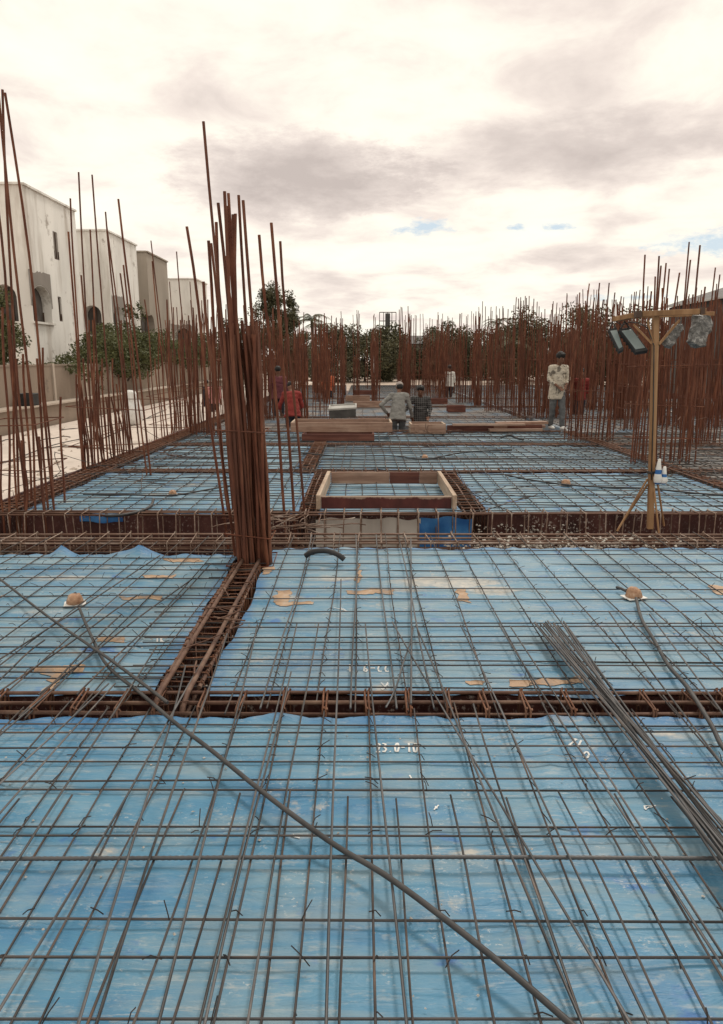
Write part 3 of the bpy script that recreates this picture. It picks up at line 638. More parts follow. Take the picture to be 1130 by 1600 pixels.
L2 = [(107, 362, 118, 543, 10.3), (110, 310, 123, 543, 10.3), (123, 269, 136, 533, 10.5), (127, 430, 137, 540, 10.4), (141, 359, 152, 540, 10.9), (144, 273, 165, 539, 11.2), (165, 331, 185, 530, 11.9), (167, 354, 188, 533, 12.0),
      (188, 427, 203, 560, 12.3), (185, 311, 212, 540, 9.9), (193, 414, 214, 600, 9.9), (130, 560, 140, 680, 10.4), (138, 545, 150, 690, 10.7), (146, 565, 157, 690, 10.9), (158, 580, 166, 690, 11.2), (168, 570, 176, 690, 11.5),
      (176, 560, 186, 690, 11.7), (182, 600, 190, 690, 11.9), (122, 600, 131, 700, 10.2), (126, 610, 135, 700, 10.3), (150, 600, 160, 700, 11.0), (196, 600, 202, 690, 12.2)]
for i in range(18):
    u = i / 17; x = 128 + 74 * u + random.uniform(-2, 2); L2.append((x - 8, random.choice((500, 520, 560, 585, 620, 640)), x, 700, 10.2 + 1.9 * u))
column('long column of tall bars on the left deck edge, in front of the villas', 11, L2, .0125, 'rust', -.3, (.95, .45))
L3 = [(236, 376, 256, 545, 14.2), (238, 408, 252, 560, 14.2), (276, 393, 291, 560, 15.5), (261, 468, 271, 600, 15.0), (226, 468, 236, 600, 13.8), (248, 520, 254, 620, 14.5), (252, 540, 258, 620, 14.8), (268, 545, 274, 640, 15.0), (242, 560, 250, 650, 14.3), (231, 580, 238, 650, 14), (280, 520, 290, 640, 15.6), (285, 545, 294, 640, 15.7)]
column('third column of bars along the left deck edge, behind the long one', 14.6, L3, .0125, 'rust', -.3, (.9, .4))
L4 = []
for i in range(26):
    u = i / 25; yy = 17.5 + 1.6 * u; x = 264 + 46 * u + random.uniform(-2, 2); L4.append((x - 6, random.choice((470, 480, 500, 520, 530, 545, 440)), x, 620, yy))
column('thick cluster of bars at the far end of the left deck edge', 18, L4, .012, 'rust', -.3, (1.0, .5))
R1 = []
tops = [(1008, 398), (1024, 432), (1030, 400), (1033, 415), (1041, 411), (1046, 420), (1062, 426), (1077, 378), (1079, 406), (1094, 383), (1102, 448), (1035, 450), (1018, 455), (1083, 460), (1068, 470), (1052, 480), (1090, 470), (1012, 470)]
bases = [986, 997, 1003, 1009, 1014, 1019, 1031, 1046, 1052, 1062, 1072, 1017, 992, 1058, 1048, 1037, 1066, 989]
for i, ((tx, ty), bx) in enumerate(zip(tops, bases)): R1.append((tx, ty, bx, 722, 11.1 + (.0, .35, .18)[i % 3]))
for x in (1072, 1077, 1082, 1005, 1026): R1.append((x + 14, 560 + random.uniform(-30, 20), x, 724, 11.2))
column('tall column of bars just behind the timber lamp stand', 11.2, R1, .0125, 'rust', -.35, (.9, 1.5, .4))
R1b = [(1118, 418, 1096, 640, 13.5), (1125, 429, 1102, 640, 13.5), (1140, 420, 1115, 640, 13.6), (1135, 440, 1110, 640, 13.9), (1110, 470, 1092, 640, 13.8), (1150, 430, 1124, 640, 13.7)] + [(1088 + 6 * i, 480 + 8 * (i % 3), 1074 + 6 * i, 650, 13.6 + .05 * i) for i in range(12)]
column('column of bars cut by the right edge of the frame, behind the lamps', 13.6, R1b, .0125, 'rust', -.35, (.9, 1.5))
R2 = []
for tx, ty, bx in [(906, 457, 888, ), (921, 443, 902), (937, 442, 917), (952, 442, 930), (961, 457, 940), (971, 463, 947), (895, 482, 882), (915, 470, 897), (929, 465, 908), (943, 468, 924), (950, 480, 935), (965, 480, 952), (900, 500, 893), (958, 500, 955), (935, 490, 913), (974, 490, 958)]:
    R2.append((tx, ty, bx, 688, 14.3 + random.uniform(-.15, .2)))
for i in range(8): x = 890 + i * 8.5; R2.append((x + 9, 560 + random.uniform(-25, 25), x, 688, 14.2 + random.uniform(0, .3)))
column('wide column of bars right of the man in the pale shirt', 14.3, R2, .0125, 'rust', -.35, (1.0, .45))
def blockcol(label, x0, x1, base, top, Y, n, dy=.6, spread=.02, r=.012, grp=None, ties=(1.0, 1.6)):
    L = []
    for i in range(n):
        u = (i + random.uniform(-.3, .3)) / max(1, n - 1); x = x0 + (x1 - x0) * u; lean = (x - CX) * .00009 * (base - top) * .9
        tp = top + (random.random() ** 2) * 60 if random.random() < .6 else top + random.uniform(40, 85)
        L.append((x + lean + random.uniform(-2, 2), tp, x, base, Y + random.uniform(0, dy)))
    return column(label, Y, L, r, 'rust', -.2, ties, grp)
blockcol('dense square column of bars left of the man in the pale shirt', 800, 834, 650, 462, 20.6, 26)
blockcol('dark column of bars beside the worker in the red shirt', 464, 481, 662, 486, 18.4, 20, .4)
blockcol('dense dark column behind the man in the grey cap', 621, 640, 630, 478, 27, 24, .6, r=.014)
blockcol('wall-like row of bars behind the two men in the opening', 632, 698, 626, 490, 29, 46, .5)
blockcol('column of bars in the middle distance right of the row behind the men', 740, 752, 636, 470, 25, 14)
blockcol('wide loose column of bars left of the dense square column', 757, 798, 648, 478, 22.5, 26, .8)
blockcol('thin column of bars between the red shirt worker and the grey cap man', 527, 538, 637, 486, 24.5, 14)
blockcol('thin column of bars left of the grey tray', 484, 520, 655, 493, 20.5, 9, .4)
blockcol('column of bars behind the worker in maroon', 420, 452, 640, 478, 22, 18)
blockcol('column of bars immediately right of the pale-shirt man, farther back', 905, 940, 640, 452, 23, 26)
blockcol('column of bars below the left lamps, farther back', 958, 1000, 655, 470, 19.5, 28)
blockcol('column of bars between lamp post and right edge, farther back', 1028, 1064, 668, 462, 17.5, 26)
blockcol('column of bars farther back at the right edge of the frame', 1088, 1128, 672, 470, 17, 24)
blockcol('column of bars behind the boards right of the dense square column', 838, 868, 640, 470, 22, 20)
blockcol('column of bars hidden behind the near dense column, far back', 335, 372, 650, 470, 19.5, 22)
blockcol('column of bars right behind the near dense column, far back', 385, 415, 645, 480, 21, 18)
blockcol('dense cluster of bars left of the near dense column, at the end of the edge row', 298, 340, 692, 468, 15.2, 26, .8)
blockcol('column of bars beyond the near dense column, to its right', 402, 428, 655, 482, 19.2, 18, .5)
blockcol('column of bars left of the worker in maroon', 384, 402, 632, 476, 23.5, 14, .5)
blockcol('column of bars over the left part of the centre aisle', 489, 512, 628, 488, 28, 20, .6)
blockcol('column of bars beside the pale boards in the centre aisle', 552, 562, 622, 484, 30, 14, .5)
blockcol('row of bars behind the dense square column, to its left', 713, 745, 630, 486, 27, 26, .6)
blockcol('row of bars between the pale-shirt man and the dense square column', 834, 862, 655, 474, 19.8, 16, .5)
blockcol('tight column of bars behind the man in the pale shirt', 868, 900, 648, 458, 21, 24, .5)
blockcol('column of bars seen through the lamp stand, far back', 1000, 1034, 640, 468, 22, 28, .6)
blockcol('column of bars far back between the lamp stand and the frame edge', 1060, 1094, 636, 462, 23, 28, .6)
blockcol('column of bars far back at the right frame edge', 1102, 1140, 632, 466, 24, 28, .6)
blockcol('column of bars far back below the left floodlights', 938, 962, 640, 468, 23, 22, .6)
# distant field of columns: one object each, bars joined because they are hairlines from here
def far_col(x, y, n, label, grp):
    t = thing('rebar_column', label, 'rebar column', (x, y, 0), 0, grp); mb = MB(); w, d = random.choice(((.3, .9), (.9, .3), (.4, .6), (.7, .35)))
    for i in range(n):
        a = Vector((random.uniform(-w, w) / 2, random.uniform(-d, d) / 2, -.3)); h = random.choice((2.2, 2.5, 2.9, 3.1, 3.3, 3.5)) * random.uniform(.94, 1.04)
        b = a + Vector((random.uniform(-.07, .07), random.uniform(-.06, .06), h)); m = (a + b) / 2 + Vector((random.uniform(-.04, .04), random.uniform(-.04, .04), 0)); mb.tube([a, m, b], .0115, 4, caps=False)
    o = mb.obj('bars', MAT['rust'], t); o['kind'] = 'stuff'
    mb = MB()
    for z in (.5, 1.0, 1.5): mb.tube([(-w / 2, -d / 2, z), (w / 2, -d / 2, z), (w / 2, d / 2, z), (-w / 2, d / 2, z)], .006, 4, True)
    mb.obj('ties', MAT['rust'], t)['kind'] = 'stuff'
random.seed(21)
spots = []
for y in (27, 31, 35.5, 40, 45):
    for x in (-3.9, -2.6, -1.3, .9, 3.2, 4.6, 6.3, 8.2, 9.9, 11.8, 13.5):
        if random.random() < .84: spots.append((x + random.uniform(-.4, .4), y + random.uniform(-1, 1)))
for x, y in ((6.2, 16.8), (7.6, 16.5), (9.2, 17.4), (7.0, 20), (8.6, 21), (10.2, 20), (11.8, 21.5), (9.5, 24.5), (11.2, 25), (13, 24), (6.3, 24), (7.8, 27), (5.4, 20.4), (10.8, 17.0), (12.4, 18.5)): spots.append((x, y))
for x, y in spots:
    side = 'left' if x < 0 else ('right' if x > 5 else 'centre')
    far_col(x, y, random.randint(14, 24), {'left': 'distant rusty bar column among the far field on the left of the deck', 'centre': 'distant rusty bar column in the far middle of the deck', 'right': 'distant rusty bar column in the crowded field on the right'}[side],
            {'left': 'distant columns left', 'centre': 'distant columns centre', 'right': 'distant columns right'}[side])
random.seed(33)
# starter stubs on the cast slab beside the deck edge
mb = MB()
for k in range(110):
    y = 6.5 + k * .11; x = -4.35 + random.uniform(-.05, .05); mb.tube([(x, y, -.31), (x + random.uniform(-.03, .03), y + random.uniform(-.03, .03), -.31 + random.uniform(.15, .32))], .005, 4)
tag(mb.obj('starter_bars', MAT['rustgrey']), 'row of short stub bars sticking up from the cast slab beside the deck edge', 'rebar', None, 'stuff')
st = thing('slab_bars', 'loose bars lying on the pale cast slab at left', 'rebar', (-6, 13, -.3))
for a, b in (((0, 724), (130, 685)), ((0, 722), (60, 712)), ((60, 700), (135, 697)), ((95, 672), (150, 664)), ((60, 690), (110, 683)), ((150, 690), (260, 640)), ((120, 700), (250, 697)), ((0, 690), (20, 686)), ((150, 668), (280, 645))):
    bar(at(*a, -.28), at(*b, -.28), .012, 'mat', st)

def tangle(label, px, py, n, sx, sy, L, seed, r=.005, mat='cagelight', var=None):
    rg = random.Random(seed); p = at(px, py); t = thing('bar_tangle', label, 'rebar offcuts', (p.x, p.y, .04))
    for k in range(n):
        a = Vector((p.x + rg.uniform(-sx, sx), p.y + rg.uniform(-sy, sy), .045 + rg.uniform(0, .07))); d = Vector((rg.gauss(0, 1), rg.gauss(0, .6), rg.gauss(0, .12))).normalized() * L * rg.uniform(.5, 1.2); bar(a, a + d, r * rg.uniform(.7, 1.2), mat, t, var if var else rg.choice((2, 3, 4)))
tangle('tangle of splashed rods in the trench right of the nearest dense column', 458, 828, 26, .28, .25, .5, 2)
tangle('loose rods over the deck-edge cage in front of the left columns', 150, 745, 16, .9, .9, 1.4, 3, .006, 'mat')
tangle('loose bent rods near the edge cage farther back on the left', 250, 708, 14, .7, 1.0, 1.2, 4, .006, 'cage')
tangle('rods and hooks caught in the lengthwise cage between the near sheets', 330, 1000, 14, .10, .9, .24, 12, .0042, 'cage', 1)
tangle('few thin rods strewn on the blue sheet left of the lamp stand', 770, 778, 8, .5, .5, .7, 5, .0045, 'mat')
tangle('loose rods on the grey deck between the right columns', 1060, 700, 22, 1.6, 1.6, 1.6, 6, .006, 'rustgrey')
tangle('loose rods on the grey deck near the right edge behind the stand', 1110, 745, 16, 1.0, 1.0, 1.4, 7, .006, 'mat')
tangle('short scrap rods at the foot of the planks by the men', 660, 682, 14, 1.0, .4, .7, 8, .006, 'cage')
tangle('bent rods beyond the square frame on the left cage', 450, 760, 12, .25, .9, .6, 9, .005, 'mat')
# ------------------------------------------------------------------ things on the sheets
def ribbon(pts, w, dz=.0035):
    mb = MB(); P = [Vector(p) for p in pts]; n = len(P)
    for i, p in enumerate(P):
        t = P[min(i + 1, n - 1)] - P[max(i - 1, 0)]; s = Vector((-t.y, t.x, 0)); s = s.normalized() * w / 2 if s.length > 1e-9 else Vector((w / 2, 0, 0))
        for q in (p - s, p + s): mb.v.append((q.x, q.y, hz(q.x, q.y) + dz))
    for i in range(n - 1): mb.f.append((2 * i, 2 * i + 2, 2 * i + 3, 2 * i + 1)); mb.mi.append(0)
    return mb
GL = {'2': [[(0, .8), (.3, 1), (.8, .9), (.8, .6), (.1, 0), (.9, .05)]], '3': [[(0, 1), (.8, .9), (.4, .55), (.9, .3), (.5, 0), (0, .1)]], '.': [[(.3, .05), (.5, .0)]], '0': [[(.5, 1), (.05, .6), (.2, .05), (.7, 0), (.95, .5), (.75, .95), (.45, 1)]],
      '-': [[(0, .5), (.9, .5)]], '1': [[(.4, 1), (.5, .5), (.5, 0)]], 'L': [[(.1, 1), (.1, 0), (.7, .05)]], '6': [[(.7, 1), (.2, .6), (.1, .15), (.5, 0), (.8, .25), (.4, .45), (.15, .3)]], 'c': [[(.8, .8), (.3, .75), (.1, .4), (.3, .05), (.85, .1)]],
      'Z': [[(0, 1), (.9, 1), (.1, 0), (1, 0)]], 'I': [[(.4, 1), (.5, 0)]], 'T': [[(0, 1), (1, 1)], [(.5, 1), (.5, 0)]], 'K': [[(.1, 1), (.1, 0)], [(.9, 1), (.1, .5), (.9, 0)]], "'": [[(.4, 1), (.4, .75)]]}
def chalk(txt, x, y, cw, ch, panel, slant=(0, 0)):
    for i, c in enumerate(txt):
        for st_ in GL.get(c, []):
            pts = []
            for k in range(len(st_) - 1):
                for s in range(4): pts.append(tuple(st_[k][j] + (st_[k + 1][j] - st_[k][j]) * s / 4 for j in (0, 1)))
            pts.append(st_[-1])
            W_ = [at(x + i * cw + u * cw * .72 + slant[0] * v, y - v * ch + i * slant[1], .012) for u, v in pts]
            o = ribbon(W_, .0085).obj('chalk_mark', MAT['chalk'], PANELS[panel])
chalk("23.0-10", 588, 1178, 9.6, 14, 'P1'); chalk("ZI", 888, 1166, 11, 9, 'P1', (6, 2)); chalk("0", 911, 1184, 14, 9, 'P1')
chalk("L 6-cc '", 546, 1049, 11, 9, 'P2R'); chalk("TK", 243, 1004, 8, 10, 'P2L')
def scribble(x, y, w, h, n, panel, seed):
    rg = random.Random(seed); pts = [at(x + rg.uniform(-w, w), y + rg.uniform(-h, h), .012) for _ in range(n)]
    ribbon(pts, .006).obj('chalk_mark', MAT['chalk'], PANELS[panel])
for x, y, w, h, n, p, s in ((602, 1072, 8, 6, 9, 'P2R', 1), (532, 952, 12, 3, 7, 'P2R', 2), (684, 1262, 6, 5, 5, 'P1', 3), (462, 1308, 8, 4, 6, 'P1', 4), (642, 1212, 2, 6, 4, 'P1', 5), (570, 937, 4, 2, 4, 'P2R', 6), (155, 1345, 14, 4, 9, 'P1', 7), (1015, 1262, 10, 5, 8, 'P1', 8)): scribble(x, y, w, h, n, p, s)
def patch(pts, panel, mat='tape', name='torn_patch', seed=0):
    rg = random.Random(seed); P = [at(x, y, .012) for x, y in pts]; out = []
    for i, p in enumerate(P):
        q = P[(i + 1) % len(P)]; n = max(2, int((q - p).length / .018))
        for s in range(n): v = p.lerp(q, s / n); w = v * 14; out.append(v + Vector((mnoise.noise(w), mnoise.noise(w + Vector((5, 9, 2))), 0)) * .035 + Vector((rg.uniform(-.006, .006), rg.uniform(-.006, .006), 0)))
    bm = bmesh.new(); vs = [bm.verts.new(v) for v in out]; f = bm.faces.new(vs); bmesh.ops.triangulate(bm, faces=[f])
    for _ in range(2): bmesh.ops.subdivide_edges(bm, edges=[e for e in bm.edges if e.calc_length() > .06], cuts=1)
    for v in bm.verts: v.co.z = hz(v.co.x, v.co.y) + .004
    for fc in bm.faces:
        if fc.normal.z < 0: fc.normal_flip()
    me = bpy.data.meshes.new(name); bm.to_mesh(me); bm.free(); me.materials.append(MAT[mat]); new(name, me, PANELS[panel])
for k, (pl, pts) in enumerate([
    ('P2L', [(50, 1043), (125, 1040), (128, 1048), (100, 1056), (78, 1086), (60, 1085), (84, 1056), (48, 1050)]), ('P2L', [(150, 994), (196, 994), (198, 1003), (148, 1002)]), ('P2L', [(188, 932), (250, 933), (252, 938), (190, 937)]),
    ('P2L', [(222, 899), (276, 898), (272, 905), (226, 904)]), ('P2L', [(256, 874), (312, 873), (318, 877), (262, 878)]), ('P2R', [(432, 922), (456, 920), (452, 944), (428, 944)]),
    ('P2R', [(540, 924), (612, 922), (614, 929), (544, 930)]), ('P2R', [(712, 920), (730, 921), (734, 942), (718, 940)]), ('P2R', [(798, 1063), (850, 1064), (912, 1062), (918, 1070), (850, 1072), (802, 1072)]),
    ('P2R', [(1105, 915), (1135, 916), (1140, 929), (1118, 928)]), ('P2R', [(440, 941), (486, 939), (486, 944), (440, 945)]), ('P2R', [(558, 880), (562, 880), (564, 912), (558, 912)]), ('P2R', [(728, 1064), (760, 1065), (758, 1069), (732, 1068)]), ('P2R', [(412, 888), (428, 886), (426, 898), (410, 899)])]):
    patch(pts, pl, seed=k)

def tube_thing(name, label, cat, pts, r, mat, n=8, group=None):
    P = [Vector(p) for p in pts]; out = []
    for i in range(len(P) - 1):
        a, b, c, d = P[max(i - 1, 0)], P[i], P[i + 1], P[min(i + 2, len(P) - 1)]
        for s in range(8):
            t = s / 8; out.append(.5 * ((2 * b) + (c - a) * t + (2 * a - 5 * b + 4 * c - d) * t * t + (3 * b - a - 3 * c + d) * t ** 3))
    out.append(P[-1]); c0 = out[0].copy(); mb = MB(); mb.tube([p - c0 for p in out], r, n)
    return tag(mb.obj(name, MAT[mat], None, True, c0), label, cat, group)
tube_thing('conduit', 'thick grey conduit running slantwise from the left junction box to the bottom of the frame', 'pipe',
           [at(124, 950, .05), at(142, 992, .04), at(168, 1040, .04), at(222, 1085, .06), at(272, 1128, .085), at(330, 1172, .075), at(420, 1245, .075), at(520, 1318, .075), at(600, 1366, .075), at(690, 1432, .075), at(800, 1520, .07), at(960, 1660, .06)], .0088, 'pipe')
bar(at(-20, 890, .06), at(262, 1098, .09), .008, 'pipe', tag(thing('loose_rod', 'single dark rod lying slantwise over the left blue sheet', 'rod', at(120, 990)), None), 2)
tube_thing('conduit', 'dark conduit running from the right junction box towards the bundle', 'pipe', [at(994, 935, .06), at(1003, 968, .04), at(1022, 1000, .04), at(1045, 1040, .05), at(1075, 1075, .07), at(1110, 1130, .06), at(1130, 1168, .06), at(1170, 1210, .05)], .0105, 'pipe')
tube_thing('hose', 'short black hose offcut lying bowed on the sheet near the square frame', 'hose', [at(478, 868, .06), at(490, 862, .10), at(510, 861, .11), at(527, 866, .10), at(538, 874, .06)], .022, 'hose', 10)
tube_thing('cable', 'black cable across the blue sheet at left behind the trench', 'cable', [at(130, 772, .06), at(200, 773, .05), at(268, 774, .06), at(330, 764, .06), at(372, 757, .06)], .010, 'hose')
tube_thing('hose', 'dark hose curling to the trench edge at left', 'hose', [at(240, 780, .08), at(236, 790, .08), at(222, 798, .07), at(190, 805, .08), at(165, 806, .08)], .016, 'hose')
tube_thing('cable', 'black cable across the blue sheet behind the lamp stand', 'cable', [at(790, 742, .06), at(830, 750, .05), at(882, 757, .06), at(940, 761, .05), at(1010, 763, .06), at(1080, 770, .06), at(1150, 775, .06)], .011, 'hose')
tube_thing('cable', 'black cable in the blue sheet beyond the square frame', 'cable', [at(440, 703, .06), at(520, 712, .06), at(610, 712, .06), at(664, 717, .06), at(730, 706, .06), at(800, 703, .06)], .011, 'hose')
tube_thing('hose', 'short black hose piece on the sheet near the pale-shirt man', 'hose', [at(782, 684, .07), at(796, 680, .12), at(806, 684, .07), at(818, 687, .05)], .02, 'hose')
def jbox(px, py, label, s=1.0):
    p = at(px, py, 0.0); t = thing('junction_box', label, 'junction box', (p.x, p.y, .02)); rg = random.Random(int(px))
    mb = MB(); mb.lathe((0, 0, 0), [(.045 * s, 0), (.052 * s, .012), (.050 * s, .03), (.042 * s, .052 * s), (.028 * s, .066 * s), (.01, .070 * s)], 14)
    mb.v = [tuple(Vector(v) * (1 + .16 * mnoise.noise(Vector(v) * 38 + Vector((px, 0, 0))))) for v in mb.v]; mb.obj('taped_body', MAT['tapebox'], t, True)
    mb = MB(); mb.box((0, 0, .004), (.135 * s, .10 * s, .006), Matrix.Rotation(.3, 3, 'Z')); mb.obj('base_flange', MAT['white'], t)
    mb = MB(); mb.tube([(-.03, .03, .03), (-.05, .10, .03), (-.06, .16, .02)], .010 * s, 8); mb.obj('pipe_stub', MAT['pipe'], t, True)
jbox(118, 948, 'brown taped junction box on the left blue sheet'); jbox(990, 938, 'brown taped junction box on the right blue sheet', 1.05)
jbox(270, 776, 'small taped junction box on the black cable at left', .9); jbox(884, 761, 'taped junction box on the cable behind the lamp stand', 1.15); jbox(664, 719, 'small taped junction box on the cable beyond the square frame', 1.0)

# ------------------------------------------------------------------ timber frames and boards
def plank(p, q, h, th, mat, parent, name='plank'):
    p, q = Vector(p), Vector(q); d = q - p; mb = MB(); c = parent.location
    rot = d.to_track_quat('X', 'Z').to_matrix(); mb.box((p + q) / 2 + Vector((0, 0, h / 2)) - c, (d.length, th, h), rot); return mb.obj(name, MAT[mat], parent, bevel=.003)
fr = thing('opening_frame', 'square timber frame of four planks, its front plank stained dark red', 'timber frame', (.28, 8.25, .05))
F0, F1, B0, B1 = Vector((-.46, 7.52, .04)), Vector((.99, 7.52, .04)), Vector((-.42, 9.1, .04)), Vector((1.0, 9.1, .04))
plank(F0 + Vector((.03, 0, 0)), F1 - Vector((.03, 0, 0)), .135, .03, 'redplank', fr); plank(B0 + Vector((.03, 0, 0)), Vector((.36, 9.1, .04)), .15, .03, 'wood_x', fr)
plank(Vector((.363, 9.1, .04)), Vector((.74, 9.1, .04)), .148, .03, 'wood_dark', fr); plank(Vector((.743, 9.1, .04)), B1 - Vector((.03, 0, 0)), .15, .03, 'wood_x', fr)
plank(F0 - Vector((0, .06, 0)), B0 + Vector((0, .06, 0)), .155, .045, 'wood_y', fr); plank(F1 - Vector((0, .06, 0)), B1 + Vector((0, .06, 0)), .155, .045, 'wood_y', fr)
def boxframe(name, label, x0, x1, y0, y1, z, h, mat, mat2=None, th=.04, cleats=()):
    t = thing(name, label, 'timber frame', ((x0 + x1) / 2, (y0 + y1) / 2, z))
    plank((x0, y0, z), (x1, y0, z), h, th, mat, t); plank((x0, y1, z), (x1, y1, z), h, th, mat, t)
    plank((x0 + .02, y0 + th * .6, z), (x0 + .02, y1 - th * .6, z), h, th, mat2 or mat, t); plank((x1 - .02, y0 + th * .6, z), (x1 - .02, y1 - th * .6, z), h, th, mat2 or mat, t)
    for x in cleats:
        mb = MB(); mb.box(Vector((x, y0 - th * .5 - .012, z + h * .5)) - t.location, (.09, .022, h * .96)); mb.obj('cleat', MAT['wood_x'], t)
    return t
x0, x1 = up(457, 680, 14.6).x, up(612, 680, 14.6).x
boxframe('formwork_box', 'dark red plank box lying on the sheet under the long pale box', up(472, 690, 14.0).x, up(585, 690, 14.0).x, 14.0, 14.8, .05, .13, 'wood_dark')
boxframe('formwork_box', 'long pale timber box in front of the man in the grey cap', x0, x1, 14.3, 15.2, .19, .19, 'wood_x', 'wood_y')
boxframe('formwork_box', 'short timber box with cleats in front of the man in the check shirt', up(640, 675, 15.6).x, up(694, 675, 15.6).x, 15.3, 15.9, .05, .21, 'wood_x', 'wood_y', .04, (up(672, 670, 15.3).x, up(651, 670, 15.3).x))
boxframe('formwork_box', 'low timber box beyond the grey tray', up(560, 650, 17.2).x, up(602, 650, 17.2).x, 16.8, 17.4, .06, .16, 'wood_x', 'wood_dark')
t = thing('plank_stack', 'pale planks lying on the deck in front of the dense square column', 'planks', (3.6, 16.0, .05))
for k in range(3):
    a = up(764 + 6 * k, 664 - 3 * k, 15.9 + .15 * k); b = up(846 + 4 * k, 664 - 3 * k, 16.0 + .2 * k); plank((a.x, a.y, .05 + .06 * k), (b.x, b.y, .05 + .06 * k), .055, .22, 'wood_x', t)
t = thing('beam_side', 'dark red beam side board stretching right of the short timber box', 'formwork board', (3.2, 15.7, .02)); plank((1.9, 15.95, .02), (4.02, 16.02, .02), .16, .03, 'wood_dark', t); plank((2.0, 15.80, .18), (3.6, 15.86, .18), .04, .12, 'wood_x', t)
for n_, (px0, px1, py, Y, mt, lb) in enumerate([(552, 600, 629, 24.2, 'wood_x', 'pale board on the deck behind the grey cap man'), (540, 578, 617, 28, 'wood_x', 'pale board far behind on the left of the centre aisle'), (552, 590, 609, 33, 'wood_dark', 'dark far board in the centre aisle'),
        (700, 728, 640, 22.0, 'wood_dark', 'reddish boards lying behind the check shirt man'), (1000, 1120, 606, 30, 'wood_dark', 'long dark board behind the right columns'), (960, 1060, 622, 24, 'wood_x', 'pale long board among the right columns'),
        (1060, 1130, 640, 20.5, 'wood_dark', 'dark beam board at the right edge among the columns'), (640, 700, 630, 26, 'wood_dark', 'dark board at the foot of the bars behind the men')]):
    a, b = up(px0, py, Y), up(px1, py, Y); t = thing('board', lb, 'board', ((a.x + b.x) / 2, Y, 0)); plank((a.x, Y, .03), (b.x, Y + .1, .03), .20, .05, mt, t); plank((a.x, Y + .35, .03), (b.x, Y + .42, .03), .2, .05, mt, t)
t = thing('mortar_tray', 'grey tray tilted on the planks left of the man in the grey cap', 'tray', (up(536, 660, 15.6).x, 15.6, .56))
rot = Matrix.Rotation(.14, 3, 'X') @ Matrix.Rotation(-.06, 3, 'Y')
mb = MB(); mb.box((0, 0, -.06), (.56, .42, .17), rot); mb.obj('tray_body', MAT['mortar'], t, bevel=.01)
mb = MB()
for c, d in (((0, -.21, .045), (.60, .03, .035)), ((0, .21, .045), (.60, .03, .035)), ((-.285, 0, .045), (.03, .389, .035)), ((.285, 0, .045), (.03, .389, .035))): mb.box(rot @ Vector(c), d, rot)
mb.obj('rim', MAT['mortar_rim'], t); mb = MB(); mb.box(rot @ Vector((0, 0, .032)), (.54, .39, .012), rot); mb.obj('mortar_fill', MAT['mortar_rim'], t)

